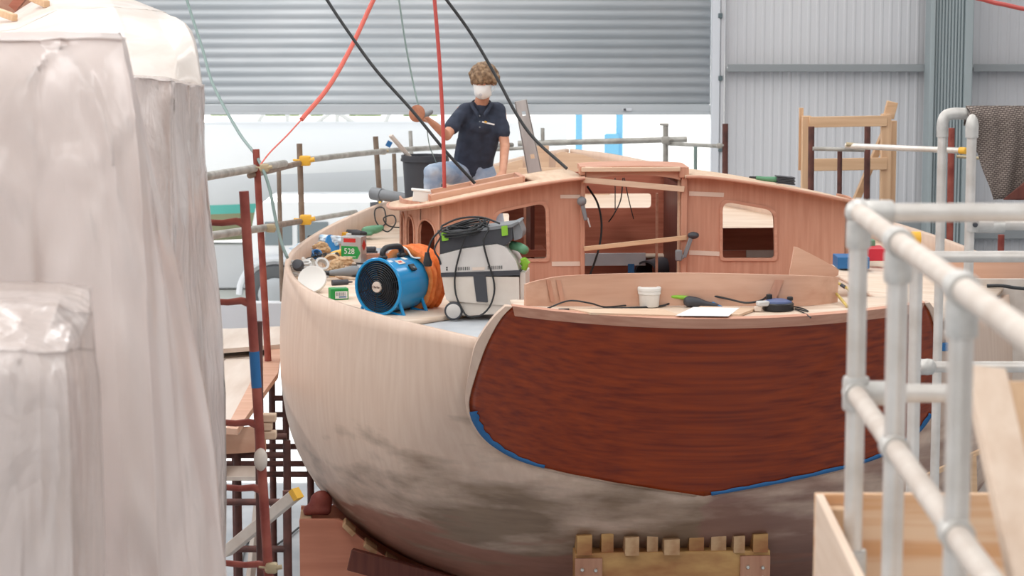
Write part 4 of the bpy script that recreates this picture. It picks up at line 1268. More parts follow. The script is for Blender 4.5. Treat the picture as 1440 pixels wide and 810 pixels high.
# diagonal timber with yellow end, grey steps, packing blocks
mb = MB(); a, b = at(318, 776, 13.3), at(414, 697, 13.0); mb.bar(a, b, 0.06, 0.065, bev=0.004); e = (b - a).normalized()
mb.m(1).bar(b, b + e * 0.035, 0.061, 0.066)
tag(mb.build('timber_prop', [M['weatherboard'], M['yellow']], smooth=30), 'diagonal weathered timber with a yellow-painted end', 'timber')
t = thing('step_unit', 'grey weathered wooden steps behind the red ladder frame', 'steps', (at(338, 700, 14.6).x, 14.6, 0))
a, b = at(300, 672, 14.6), at(362, 672, 14.6); z0 = a.z
mb = MB(); mb.box(((a.x + b.x) / 2, 14.75, z0), (b.x - a.x, 0.35, 0.03), None, 0.004); mb.build('tread', M['weatherboard'], t, world=True)
mb = MB(); mb.box(((a.x + b.x) / 2, 14.5, z0 / 2), (b.x - a.x, 0.35, 0.03), None, 0.004); mb.build('tread', M['weatherboard'], t, world=True)
for x, m_ in ((a.x, 'weatherboard'), (b.x, 'weatherboard')):
    mb = MB(); mb.bar((x - .12, 14.2, 0), (x, 14.85, z0 - .01), 0.03, 0.12, bev=0.003); mb.build('stringer', M[m_], t, world=True)
p = at(370, 596, 11.15)
for i in range(3):
    mb = MB(); z = at(0, 612 - i * 12, 11.15).z
    mb.box((p.x + 0.01 * (-1) ** i + .03, 11.0 + .06, z + .02), (0.07, 0.06, 0.038), None, 0.004)
    tag(mb.build('wood_block', M['paleply'], smooth=30), 'pale wood block strapped to the red post, %s of three' % ['lowest', 'middle', 'topmost'][i], 'wood block', 'wood blocks on the red post')
# small dark floor clutter under the platform: a cable
mb = MB(); mb.tube(catmull([V((at(350, 740, 14.4).x - .1, 14.0, 0.2)), atz(345, 770, 0.02), atz(372, 775, 0.02), atz(398, 760, 0.02), atz(420, 742, 0.02)], 8), 0.01, 6)
tag(mb.build('floor_cable', M['blackcable']), 'dark cable curling on the floor below the platform', 'cable')

# ------------------------------------------------------------------ cradles
# port bilge cradle of red shuttering ply, cut to the hull
sC = 2.0
t = thing('bilge_cradle', 'red plywood cradle with its edge cut to the hull, bottom left of the boat', 'cradle', bw(-2.2, sC, 0), BTH)
xL = bp(422, 760, sC).x; zT = bp(440, 726, sC).z
cut = []
for k in range(22):
    tt = -2.2 + 1.4 * k / 21
    z = hull_z(sC, abs(tt)) - 0.055
    if z < zT: cut.append((tt, z))
tfirst = cut[0][0]
poly = [(xL, 0), (xL, zT), (tfirst - .04, zT)] + cut + [(cut[-1][0], 0)]
mb = MB(); mb.prism(poly, 0.05, lambda u, v, d: bw(u, sC - .12 + d, v)); mb.build('front_panel', M['shutterply'], t, world=True, smooth=30)
mb = MB(); mb.prism(poly, 0.05, lambda u, v, d: bw(u, sC + .3 + d, v)); mb.build('back_panel', M['shutterply'], t, world=True, smooth=30)
mb = MB(); mb.box(bw(xL + .04, sC + .1, zT / 2), (0.08, 0.34, zT * .98), Matrix.Rotation(BTH, 3, 'Z'), 0.004); mb.build('end_post', M['pine_z'], t, world=True)
for i in range(9):
    tt = tfirst + .03 + i * 0.145
    if tt > -0.8: break
    z = hull_z(sC, abs(tt)); z2 = hull_z(sC, abs(tt + .06)); an = math.atan2(z2 - z, .06)
    mb = MB(); c = bw(tt, sC - .14, z - 0.05)
    R = Matrix.Rotation(BTH, 3, 'Z') @ Matrix.Rotation(-an, 3, 'Y')
    mb.box(c, (0.1, 0.2, 0.034), R, 0.004)
    tag(mb.build('wood_wedge', M['wedge'], smooth=30), 'small wood wedge between hull and red cradle, number %s down from the top' % ['one', 'two', 'three', 'four', 'five', 'six', 'seven', 'eight', 'nine'][i], 'wedge', 'wedges on the red cradle')
mb = MB(); a, b = at(492, 786, 15.1), at(640, 826, 15.0); mb.bar(a, b, 0.06, 0.15, bev=0.006)
mb.bar(a.lerp(b, .5) - V((0, 0, .07)), V((a.lerp(b, .5).x, 15.05, 0)), 0.06, 0.08)
tag(mb.build('shore_timber', M['mah_dark'], smooth=30), 'dark brown timber lying slanted in front of the red cradle', 'timber')
mb = MB(); c = bp(452, 714, sC + .1); mb.sphere(bw(c.x, sC + .1, zT + .085), 0.085, (1.0, 0.8, 0.95)); mb.box(bw(c.x - .03, sC + .1, zT + .02), (0.2, 0.14, .05), None, .01)
tag(remeshed(mb, 'cloth_bundle', M['rust'], None, 0.02, 4), 'dark red cloth bundle on top of the red cradle', 'bundle')

# stern cradle: stained beam on gusseted posts with a row of wedges
sB = 0.42
t = thing('stern_cradle', 'resin-stained timber cradle beam with bolted gussets under the stern', 'cradle', bw(0, sB, 0), BTH)
x0, x1 = bp(809, 780, sB - .1).x, bp(1084, 780, sB - .1).x
zt_ = bp(950, 779, sB - .1).z
mb = MB(); mb.box(bw((x0 + x1) / 2, sB, zt_ - .09), (x1 - x0, 0.16, 0.2), Matrix.Rotation(BTH, 3, 'Z'), 0.005); mb.build('beam', M['cradlewood'], t, world=True)
for (pa, pb) in ((809, 847), (1041, 1083)):
    xa, xb = bp(pa, 790, sB - .1).x, bp(pb, 790, sB - .1).x
    mb = MB(); mb.box(bw((xa + xb) / 2, sB + .03, (zt_ - .2) / 2), (xb - xa, 0.1, zt_ - .2), Matrix.Rotation(BTH, 3, 'Z'), 0.004); mb.build('post', M['cradlewood'], t, world=True)
    mb = MB(); mb.box(bw((xa + xb) / 2, sB - .095, zt_ - .28), (xb - xa, 0.02, 0.52), Matrix.Rotation(BTH, 3, 'Z'), 0.002); gp = mb.build('gusset', M['cradleply'], t, world=True)
    for (u, z) in ((.25, .08), (.75, .085), (.25, .15), (.75, .15), (.3, .3), (.7, .3)):
        mb = MB(); mb.lathe([(0.0, -.012), (.009, -.012), (.013, -.004), (.013, 0), (0.0, 0)], bw(xa + (xb - xa) * u, sB - .105, zt_ - .01 - z), BF, 10); mb.build('bolt', M['bolt'], gp, world=True)
mb = MB(); mb.box(bw((x0 + x1) / 2, sB, .04), (x1 - x0 + .3, 0.3, .08), Matrix.Rotation(BTH, 3, 'Z'), 0.005); mb.build('sill', M['cradlewood'], t, world=True)
names = ['far left', 'second from left', 'third from left', 'fourth from left', 'fifth from left', 'fourth from right', 'third from right', 'second from right', 'far right']
rw = random.Random(21)
for i in range(9):
    u = (i + .5 + rw.uniform(-.12, .12)) / 9; x = x0 + (x1 - x0) * u; z = min(hull_z(sB - .05, abs(x)), zt_ + .14) - .012
    h = max(0.03, z - zt_); wd = rw.uniform(.034, .052); dy = rw.choice((0, 0, .03, .07))
    mb = MB()
    mb.prism([(-wd, 0), (wd, 0), (wd, h), (-wd, h * .97)], 0.17, lambda a, b, d: bw(x + a, sB - .14 + dy + d, zt_ + .003 + b * (1 if d == 0 else .82)))
    tag(mb.build('wood_wedge', M['cradlewood'] if i in (0, 1, 5, 8) else M['wedge'], smooth=30), 'wood wedge under the stern on the cradle beam, %s' % names[i], 'wedge', 'wedges on the stern cradle')
# ------------------------------------------------------------------ things standing on the decks
def dk(px, py, z):
    return atz(px, py, z)
ZDK = 2.588      # top of the port plank platform near the stern
# ---- axial fan
d0 = 14.75
fc = at(531, 409, d0); 
yaw = math.radians(34)
fax = V((math.sin(yaw), math.cos(yaw), 0))          # from the open face backwards
t = thing('extractor_fan', 'blue drum extractor fan with black grille and orange duct on the port deck', 'fan', (fc.x, fc.y, ZDK), 0)
R_ = 0.178; Lf = 0.36
fz = ZDK + R_ + 0.02; C0 = V((fc.x, fc.y, fz))
mb = MB(); mb.lathe([(R_ + .01, 0), (R_ + .014, .008), (R_ + .008, .02), (R_ - .004, .03), (R_ - .006, Lf - .02), (R_ + .006, Lf - .012), (R_ + .006, Lf), (R_ - .012, Lf), (R_ - .012, .02), (R_ - .004, 0.0)], C0, fax, 48, close=True)
drum = mb.build('drum', M['blue'], t, world=True, smooth=35)
gr = MB(); u_ = V((fax.y, -fax.x, 0)); w_ = V((0, 0, 1))
for r in [0.045 + 0.0135 * k for k in range(10)]:
    gr.tube([C0 + fax * (0.012 - .02 * (1 - (r / R_) ** 2)) + (u_ * math.cos(a) + w_ * math.sin(a)) * r for a in [2 * PI * k / 36 for k in range(36)]], 0.0034, 6, closed=True)
for k in range(6):
    a = 2 * PI * k / 6 + .3; e = u_ * math.cos(a) + w_ * math.sin(a)
    gr.tube([C0 + fax * (-.006) + e * 0.03, C0 + fax * .014 + e * (R_ - .006)], 0.003, 6)
gr.build('grille', M['black'], t, world=True)
mb = MB()
for k in range(5):
    a = 2 * PI * k / 5; e = u_ * math.cos(a) + w_ * math.sin(a); f = u_ * math.cos(a + .9) + w_ * math.sin(a + .9)
    c = C0 + fax * .16
    mb.add([c + e * .03, c + e * .155, c + f * .155 + fax * .07, c + f * .03 + fax * .05], [[0, 1, 2, 3]])
mb.lathe([(0, .1), (.045, .1), (.045, .24), (0, .24)], C0, fax, 20); mb.lathe([(0, .262), (R_ - .014, .262), (R_ - .014, .27), (0, .27)], C0, fax, 36)  # motor hub, then a black disc added so the drum's depth looks dark
mb.build('impeller', M['black'], t, world=True, solid=0.004)
mb = MB(); mb.lathe([(0, -.018), (.034, -.016), (.037, -.008), (.037, 0), (0, 0)], C0, fax, 24); hub = mb.build('hub_badge', M['cream'], t, world=True)
X3 = u_ * 1.0; Z3 = w_; Y3 = -fax
Mx = Matrix(((X3.x, Z3.x, Y3.x, 0), (X3.y, Z3.y, Y3.y, 0), (X3.z, Z3.z, Y3.z, 0), (0, 0, 0, 1)))
def place_text(txt, size, pos, X, Z, parent, m, name='lettering', depth=.0006):
    n = X.cross(Z); Mt = Matrix(((X.x, Z.x, n.x, pos.x), (X.y, Z.y, n.y, pos.y), (X.z, Z.z, n.z, pos.z), (0, 0, 0, 1)))
    return text_mesh(txt, size, depth, WM[parent.name].inverted() @ Mt, name, m, parent)
place_text('Clarke', 0.022, C0 - fax * .0185, u_, w_, hub, M['rustdark'])
# carrying handle
hb = [C0 + fax * .06 + w_ * (R_), C0 + fax * .06 + w_ * (R_ + .045), C0 + fax * .10 + w_ * (R_ + .07), C0 + fax * .22 + w_ * (R_ + .07), C0 + fax * .26 + w_ * (R_ + .045), C0 + fax * .26 + w_ * R_]
mb = MB(); mb.tube(catmull(hb, 5), 0.02, 10); mb.box(C0 + fax * .06 + w_ * (R_ + .01), (.06, .06, .03), None, .01); mb.box(C0 + fax * .26 + w_ * (R_ + .01), (.06, .06, .03), None, .01)
mb.build('handle', M['black'], t, world=True)
# legs
for (k, s_) in ((.05, 1), (Lf - .06, 1), (.05, -1), (Lf - .06, -1)):
    mb = MB(); c = C0 + fax * k
    a = c + u_ * (s_ * R_ * .78) + w_ * (-R_ * .55); b = c + u_ * (s_ * R_ * 1.0); b.z = ZDK + .012
    mb.tube([a + w_ * .08, a, b, b + u_ * (-s_ * .02)], 0.012, 8); mb.tube([b, c + u_ * (s_ * .05) + w_ * (-R_ + .01)], .01, 8)
    lg = mb.build('leg', M['blue'], t, world=True)
    mb = MB(); mb.box(b + V((0, 0, -.004)), (.035, .035, .016), None, .004); mb.build('rubber_foot', M['rubber'], lg, world=True)
# switch box and stickers on the drum
def on_drum(ang, k, r=R_): return C0 + fax * k + (u_ * math.cos(ang) + w_ * math.sin(ang)) * r
mb = MB(); q = on_drum(.72, .2); n_ = (q - C0 - fax * .2).normalized(); b_ = fax.cross(n_); Rm = Matrix((fax, b_, n_)).transposed()
mb.box(q + n_ * .004, (.055, .05, .014), Rm, .003); mb.m(1).box(q + n_ * .013 + b_ * .008, (.02, .016, .008), Rm, .002); mb.build('switch_box', [M['black'], M['midgrey']], t, world=True)
for (ang, k, sx, sy, m_) in ((1.1, .14, .07, .045, 'cream'), (1.3, .23, .04, .04, 'white'), (1.25, .06, .05, .03, 'palebluerag')):
    q = on_drum(ang, k, R_ - .004); n_ = (q - C0 - fax * k).normalized(); b_ = fax.cross(n_); Rm = Matrix((fax, b_, n_)).transposed()
    mb = MB(); mb.box(q + n_ * .001, (sx, sy, .003), Rm, .0005); 
    if m_ == 'cream': mb.m(1).box(q + n_ * .003, (sx * .5, sy * .4, .001), Rm)
    mb.build('sticker', [M[m_], M['red']], t, world=True)
# collapsed orange duct clipped over the outlet
prof = []
for k in range(6):
    z = Lf - .05 + k * .03; prof += [(R_ + .045 + .012 * (k % 2), z), (R_ + .02, z + .015)]
prof = [(R_ + .006, Lf - .05)] + prof + [(R_ - .03, Lf + .13), (R_ - .05, Lf + .02), (R_ - .01, Lf - .02)]
mb = MB(); mb.lathe(prof, C0 + w_ * 0.012, fax, 44, close=True)
for v in mb.v:
    n = noise.noise(v * 14) * .014; r = (v - C0); r = (r - fax * r.dot(fax)).normalized(); v += r * n + fax * noise.noise(v * 11 + V((3, 1, 2))) * .012
    v.z = max(v.z, ZDK + .003)
mb.build('duct', M['orange'], t, world=True, smooth=80)
# white tie cord on the duct
mb = MB(); mb.tube(catmull([on_drum(1.9, Lf - .02, R_ + .03), on_drum(1.75, Lf - .05, R_ + .06), on_drum(1.5, Lf - .06, R_ + .045), on_drum(1.2, Lf - .07, R_ + .01), on_drum(.95, Lf - .05, R_ + .03)], 6), .006, 6); mb.build('tie_cord', M['white'], t, world=True)

# ---- wheeled dust extractor
vy = 14.75; vb = atz(676, 441, ZDK)
sc = 3200 / 14.75
yv = math.radians(-6)
vx = Matrix.Rotation(yv, 3, 'Z') @ V((1, 0, 0)); vd = Matrix.Rotation(yv, 3, 'Z') @ V((0, 1, 0))
VO = at(676, 445, 14.6); VO.z = ZDK
t = thing('dust_extractor', 'grey and white wheeled dust extractor vacuum with dark latch, right of the fan', 'vacuum', VO, yv)
def vl(cx, cy): return ((cx - 395) * .00098, (748 - cy) * .00098)
D_ = 0.34
def vprism(name, pl, m, d0_=0.0, d1=D_, parent=t, bev=True):
    mb = MB(); mb.prism([vl(*p) for p in pl], d1 - d0_, lambda u, v, d: (u, d0_ + d, v)); return mb.build(name, m, parent, smooth=30)
vprism('lower_body', rr([(136, 458), (648, 458), (652, 640), (560, 648), (165, 622)], [6, 10, 20, 10, 20]), M['vacwhite'])
vprism('chassis', rr([(180, 618), (660, 642), (640, 690), (560, 702), (300, 722), (200, 712)], 10), M['vacwhite'], .015, D_ - .015)
vprism('band', [(130, 436), (655, 412), (655, 446), (132, 464)], M['darkgrey'], -.004, D_ + .004)
hood = vprism('hood', rr([(120, 318), (275, 276), (500, 243), (560, 262), (628, 350), (648, 415), (131, 440)], [6, 20, 14, 20, 20, 4, 4]), M['vacgrey'])
vprism('latch', rr([(345, 440), (428, 440), (444, 628), (368, 624)], 6), M['darkgrey'], -.008, .02)
vprism('handle_recess', [(340, 398), (422, 394), (422, 414), (340, 418)], M['cream'], -.003, .02, hood)
for i in range(8):
    for x in (232 + i * 12, 442 + i * 13):
        y = 410 - (x - 232) * .048
        vprism('vent_slot', [(x, y - 12), (x + 5, y - 12), (x + 5, y + 10), (x, y + 10)], M['black'], -.002, .01, hood)
for y in (402, 416): vprism('port_dot', rr([(166, y - 6), (176, y - 6), (176, y + 5), (166, y + 5)], 3), M['black'], -.002, .01, hood)
for d in (-.03, D_ + .005):
    cx, cz = vl(217, 692)
    mb = MB(); mb.lathe([(0, 0), (.055, 0), (.06, .006), (.06, .022), (.055, .028), (0, .028)], (cx, d, .0605), (0, 1, 0), 32); wh = mb.build('wheel', M['darkgrey'], t)
    mb = MB(); mb.lathe([(0, -.006), (.04, -.006), (.047, -.001), (.047, .0), (0, .0)], (cx, d if d < 0 else d + .034, .0605), (0, 1, 0), 28); mb.build('wheel_cap', M['vacgrey'], wh)
for d in (.03, D_ - .04):
    mb = MB(); mb.lathe([(0, -.012), (.024, -.012), (.026, 0), (.024, .012), (0, .012)], (.235, d, .026), (0, 1, 0), 16); mb.box((.235, d, .055), (.03, .04, .03), None, .004); mb.build('castor', M['black'], t)
vprism('end_panel', rr([(652, 430), (688, 430), (690, 640), (655, 642)], 8), M['vacwhite'], .03, D_ - .03)
vprism('end_strip', rr([(686, 540), (692, 540), (690, 636), (684, 636)], 2), M['lime'], .08, D_ - .08)
mb = MB(); mb.tube(catmull([(.27, .04, .40), (.285, .05, .36), (.275, .06, .33)], 5), .02, 10); mb.tube([(.265, .1, .38), (.29, .1, .35)], .03, 12); mb.build('hose_socket', M['lime'], t)
mb = MB(); mb.tube(catmull([(.19, .14, .475), (.24, .10, .468), (.272, .09, .452), (.262, .2, .44)], 6), .03, 12); mb.build('hose', M['sagegreen'], t)

# ---- tool case standing on the hood
cs = thing('tool_case', 'dark grey tool case with lime latches lying on top of the vacuum', 'case', VO + V((0, 0, vl(0, 262)[1])), yv)
def cprism(name, pl, m, d0_, d1, parent=cs):
    zb = vl(0, 262)[1]
    mb = MB(); mb.prism([(vl(*p)[0], vl(*p)[1] - zb) for p in pl], d1 - d0_, lambda u, v, d: (u, d0_ + d, v)); return mb.build(name, m, parent, smooth=30)
cprism('case_body', rr([(120, 316), (122, 178), (598, 112), (604, 216), (540, 262), (500, 240), (275, 272)], [4, 6, 6, 10, 6, 4, 4]), M['darkgrey'], .03, .31)
cprism('lid', rr([(124, 178), (596, 112), (640, 92), (652, 98), (600, 132), (126, 196)], 3), M['midgrey'], .022, .318)
cprism('end_panel', rr([(598, 120), (640, 96), (668, 168), (662, 206), (612, 224)], 8), M['midgrey'], .05, .29)
for pl in ([(132, 172), (176, 168), (180, 222), (136, 228)], [(530, 126), (570, 120), (574, 184), (534, 190)]): cprism('latch', rr(pl, 5), M['lime'], .016, .04)

# ---- coil of cable thrown over both
mb = MB(); rt = random.Random(5)
def vw(x, d, z): return WM[cs.name] @ V((x, d, z - vl(0, 262)[1]))
pts = []
for k in range(6 * 18):
    a = 2 * PI * k / 18; q = k // 18
    rx = .155 - .012 * (q % 3) + .008 * math.sin(q * 2.1); ry = .13 - .012 * (q % 4)
    x = -.125 + .02 * math.sin(q) + rx * math.cos(a); d = .1 + .012 * math.cos(q * 1.7) + ry * math.sin(a)
    cz = vl(0, 160)[1] + x * .14 + .034
    z = cz + .016 * (q % 3) - .045 * max(0, -math.sin(a)) - .02 * max(0, -math.cos(a)) + .006 * math.sin(k * .7)
    pts.append(vw(x, d, z))
pts += [vw(.05, .02, .60), vw(.02, -.012, .52), vw(.045, -.016, .40), vw(.085, -.016, .27), vw(.09, -.02, .18), vw(.06, -.03, .09), vw(.0, -.04, .035), vw(-.08, -.04, .03), vw(-.12, -.03, .08), vw(-.16, -.016, .17), vw(-.165, -.014, .3), vw(-.13, -.014, .45), vw(-.1, -.01, .54)]
cbl = thing('cable_coil', 'coiled black power cable draped over the tool case and vacuum', 'cable', vw(-.125, .1, .56))
mb.tube(catmull(pts, 3), .006, 8); mb.build('cord', M['blackcable'], cbl, world=True)
mb = MB(); ps = [vw(-.26, .02, .585), vw(-.31, .0, .53), vw(-.335, -.01, .47), vw(-.345, -.02, .42)]
mb.tube(catmull([vw(.12, .05, .625), vw(.0, .08, .66), vw(-.14, .06, .655), vw(-.25, .04, .61)] + ps, 6), .0065, 8); mb.build('cord', M['blackcable'], cbl, world=True)
mb = MB(); mb.tube([ps[-1] + V((0, 0, .02)), ps[-1] - V((0, 0, .02)), ps[-1] - V((-.003, 0, .045)), ps[-1] - V((-.003, 0, .07))], [.014, .022, .03, .026], 12); mb.build('plug', M['black'], cbl, world=True)
mb = MB()
for k in range(3): mb.tube(catmull([vw(-.2 + .05 * k, .05, .60), vw(-.12 + .04 * k, .12, .585), vw(-.04 + .04 * k, .17, .60)], 5), .006, 6)
mb.tube(catmull([vw(-.26, .05, .545), vw(-.30, .0, .46), vw(-.27, -.012, .40), vw(-.26, .0, .36)], 6), .006, 6)
mb.build('cord', M['blackcable'], cbl, world=True)

# ---- odds and ends by the port bulwark
def zp_(p):
    b = w2b(p); return zd(b.x, b.y) + .028
def lay(px, py):
    z = ZDK
    for _ in range(6): p = atz(px, py, z); z = zp_(p)
    return p
def mat_axes(X, Z):
    X = V(X).normalized(); Z = V(Z); Z = (Z - X * Z.dot(X)).normalized(); Y = Z.cross(X); return Matrix((X, Y, Z)).transposed()
# white round tub lid tilted on its edge
p = lay(438, 413); ax = V((-.12, -.82, .5)).normalized()
mb = MB(); mb.lathe([(0, .0), (.086, .0), (.092, -.004), (.1, -.004), (.104, .01), (.1, .028), (.09, .034), (0, .034)], p + V((0, .05, .098)) , -ax, 40)
tag(mb.build('tub_lid', M['white'], smooth=35), 'white round tub lid leaning against the port bulwark', 'lid')
# green and white small carton
p = lay(476, 421); t = thing('carton', 'small green and white carton lying between tub lid and fan', 'carton', p, .25)
mb = MB(); mb.box((0, 0, .04), (.125, .09, .08), None, .003); bd = mb.build('box', M['green'], t)
mb = MB(); mb.box((.012, -.0465, .036), (.085, .002, .05)); 
for k in range(9): mb.m(1).box((-.022 + k * .0075, -.048, .042), (.003 if k % 3 else .005, .001, .024))
mb.m(2).box((.02, -.048, .022), (.05, .001, .008))
mb.build('printed_label', [M['white'], M['midgrey'], M['bluetape']], t)
mb = MB(); mb.box((0.01, -.005, .0805), (.07, .05, .002)); mb.build('printed_label', M['sagegreen'], t)
# tin with green hexagon label 528
p = lay(497, 369); t = thing('solvent_tin', 'square tinplate can with green 528 label and red diamond', 'tin', p + V((0, .05, 0)), -.35)
mb = MB(); mb.box((0, 0, .1), (.17, .11, .2), None, .006, 2); mb.build('can', M['tin'], t)
mb = MB(); mb.prism([(-.08, .03), (.055, .03), (.08, .075), (.055, .125), (-.08, .125)], .002, lambda u, v, d: (u, -.057 + d, v)); lb = mb.build('front_label', M['green'], t)
place_text('528', .06, t.location + (Matrix.Rotation(-.35, 3, 'Z') @ V((-.012, -.0585, .085))), Matrix.Rotation(-.35, 3, 'Z') @ V((1, 0, 0)), V((0, 0, 1)), lb, M['white'])
mb = MB(); mb.box((-.01, -.0575, .045), (.1, .001, .004)); mb.build('rule_line', M['white'], lb)
mb = MB(); mb.box((-.01, -.056, .17), (.1, .002, .03)); mb.build('red_panel', M['red'], t)
mb = MB(); mb.prism([(0, -.042), (.04, 0), (0, .042), (-.04, 0)], .002, lambda u, v, d: (.0855 + d, u * .9, .13 + v)); mb.build('hazard_diamond', M['red'], t)
mb = MB(); mb.lathe([(0, 0), (.02, 0), (.02, .018), (0, .018)], (-.04, 0, .2), (0, 0, 1), 16); mb.build('cap', M['white'], t)
# cordless drill resting on the tin
def drill(p, X, lab, mcol):
    t = thing('cordless_drill', lab, 'drill', p)
    Rm = mat_axes(X, (0, 0, 1)); R = lambda q: p + Rm @ V(q)
    mb = MB(); mb.tube([R((-.09, 0, .035)), R((-.08, 0, .035)), R((.03, 0, .035)), R((.06, 0, .035))], [.022, .032, .032, .024], 14); mb.build('motor_body', M['darkgrey'], t, world=True)
    mb = MB(); mb.tube([R((.06, 0, .035)), R((.10, 0, .035)), R((.115, 0, .035))], [.021, .018, .008], 12); mb.build('chuck', M['black'], t, world=True)
    mb = MB(); mb.bar(R((-.05, 0, .03)), R((-.07, -.09, .03)), .03, .036, bev=.008); mb.build('grip', M['black'], t, world=True)
    mb = MB(); mb.bar(R((-.1, -.1, .03)), R((-.03, -.105, .03)), .05, .05, bev=.006); mb.build('battery', M[mcol], t, world=True)
    return t
drill(lay(497, 334) + V((0, .0, .0)), (1, -.1, 0), 'black and yellow cordless drill behind the 528 tin', 'yellow')
# green corded tool with a loop of flex
p = lay(524, 331); t = thing('corded_sander', 'sage green corded tool with looped black flex by the arched windows', 'power tool', p)
mb = MB(); mb.chain([(p + V((-.06, 0, .04)), .035), (p + V((.02, 0, .05)), .038), (p + V((.07, .02, .06)), .028)]); mb.box(p + V((-.05, 0, .015)), (.1, .09, .03), None, .008)
o = remeshed(mb, 'body', M['sagegreen'], t, .008, 3)
mb = MB(); q = p + V((.07, .02, .06))
mb.tube(catmull([q, q + V((.04, 0, .05)), q + V((.02, .05, .16)), q + V((-.05, .05, .15)), q + V((-.04, 0, .05)), q + V((.05, -.02, -.03)), q + V((.12, 0, .04)), q + V((.1, .05, .1)), q + V((.02, .03, .08)), q + V((.06, 0, .02)), q + V((.16, .05, .0)), q + V((.24, .08, .01))], 8), .006, 7); mb.build('flex', M['blackcable'], t, world=True)
# blue sanding disc leaning on the bulwark, long dark straightedge
q = bp(463, 331, 4.55); p = bw(q.x + .02, 4.55, 2.728); mb = MB(); mb.lathe([(0, 0), (.078, 0), (.08, .006), (.078, .012), (0, .012)], p, (BR * .75 - BF * .55 + V((0, 0, .35))), 32)
tag(mb.build('sanding_disc', M['bluepad'], smooth=35), 'blue sanding disc leaning on the inside of the port bulwark', 'disc')
a, b = lay(437, 344) + V((0, 0, .05)), lay(489, 333) + V((0, 0, .08)); mb = MB(); mb.bar(a, b, .02, .016, bev=.002); mb.box(a, (.05, .03, .05), None, .006)
tag(mb.build('straightedge', M['darkgrey'], smooth=30), 'long dark straightedge lying across the clutter below the blue disc', 'straightedge')
# coil of pale hose
p = lay(424, 393); mb = MB()
pts = [p + V((.085 * math.cos(a) * (1 - .05 * (k // 20)), .085 * math.sin(a) * .9, .03 + .011 * (k // 10) + .01 * math.sin(a * 2))) for k, a in ((k, 2 * PI * k / 20) for k in range(100))]
mb.tube(catmull(pts, 2), .009, 8); tag(mb.build('hose_coil', M['ropegrey']), 'coil of pale grey hose in the corner behind the tub lid', 'hose')
p2 = p + V((-.01, -.05, .1)); mb = MB(); mb.lathe([(0, 0), (.04, .0), (.044, .03), (.036, .06), (0, .065)], p2, V((-.2, -.8, .4)), 20)
tag(mb.build('hose_nozzle', M['darkgrey'], smooth=40), 'dark round nozzle stuck in the pale hose coil', 'nozzle')
# tape rolls
for i, (px, py, r, ax, m_, lab) in enumerate(((452, 384, .055, (.3, -.7, .6), 'ropegrey', 'grey tape roll standing behind the tub lid'), (466, 380, .06, (-.1, -.6, .75), 'tan', 'brown tape roll with dark core beside the grey roll'), (445, 366, .04, (.2, -.5, .8), 'bluetape', 'small blue tape roll among the rags'))):
    p = lay(px, py); c = p + V((0, .02, r + .004))
    mb = MB(); mb.lathe([(r * .68, -.022), (r, -.022), (r, .022), (r * .68, .022)], c, ax, 28, close=True); tag(mb.build('tape_roll', M[m_], smooth=35), lab, 'tape', 'tape rolls on the port deck')
# grey grinder
p = lay(487, 391); t = thing('angle_grinder', 'grey angle grinder lying left of the fan', 'power tool', p)
mb = MB(); mb.tube([p + V((-.12, .02, .035)), p + V((-.02, .0, .045)), p + V((.05, 0, .05)), p + V((.09, 0, .05))], [.02, .03, .042, .04], 14); mb.build('body', M['midgrey'], t, world=True)
mb = MB(); mb.tube([p + V((-.2, .05, .03)), p + V((-.11, .02, .035))], [.016, .02], 10); mb.build('side_handle', M['black'], t, world=True)
mb = MB(); mb.lathe([(0, 0), (.055, 0), (.055, .006), (0, .006)], p + V((.09, 0, .012)), (0, 0, 1), 24); mb.build('disc', M['black'], t, world=True)
# crumpled rags / paper, tubes
def rag(px, py, s, m, name, lab, cat, seed, lift=0.0):
    p = lay(px, py); mb = MB(); r_ = random.Random(seed)
    bm = bmesh.new(); bmesh.ops.create_icosphere(bm, subdivisions=4, radius=1)
    for v in bm.verts:
        n = noise.noise(v.co * 1.6 + V((seed, 0, 0))) * .5 + noise.noise(v.co * 4 + V((0, seed, 0))) * .3 - .6 * max(0, .15 - abs(noise.noise(v.co * 2.2 + V((0, 0, seed)))))
        v.co *= (1 + n * .8); v.co = V((v.co.x * s[0], v.co.y * s[1], v.co.z * s[2]))
    zmin = min(v.co.z for v in bm.verts)
    mb.bm(bm, p + V((0, 0, -zmin + lift))); return tag(mb.build(name, m, smooth=35), lab, cat)
rag(462, 353, (.12, .06, .05), M['palebluerag'], 'cleaning_rag', 'white and pale blue rag heaped left of the 528 tin', 'rag', 2, .02)
rag(430, 358, (.10, .06, .04), M['palebluerag'], 'cleaning_rag', 'pale blue cloth against the bulwark above the hose coil', 'rag', 5)
rag(474, 388, (.06, .05, .06), M['tan'], 'paper_wad', 'crumpled tan paper between tape rolls and grinder', 'paper', 9)
rag(452, 362, (.06, .05, .05), M['tan'], 'paper_wad', 'crumpled tan paper beside the small blue tape roll', 'paper', 13, .01)
rag(482, 378, (.08, .05, .035), M['tan'], 'paper_wad', 'torn tan paper in front of the 528 tin', 'paper', 17, .02)
p = lay(474, 364); mb = MB(); mb.chain([(p + V((-.03, 0, .03)), .03), (p + V((.04, 0, .045)), .034)]); mb.box(p + V((.05, .0, .04)), (.05, .06, .07), None, .01)
tag(remeshed(mb, 'work_glove', M['yellow'], None, .008, 3), 'yellow work glove tucked beside the 528 tin', 'glove')
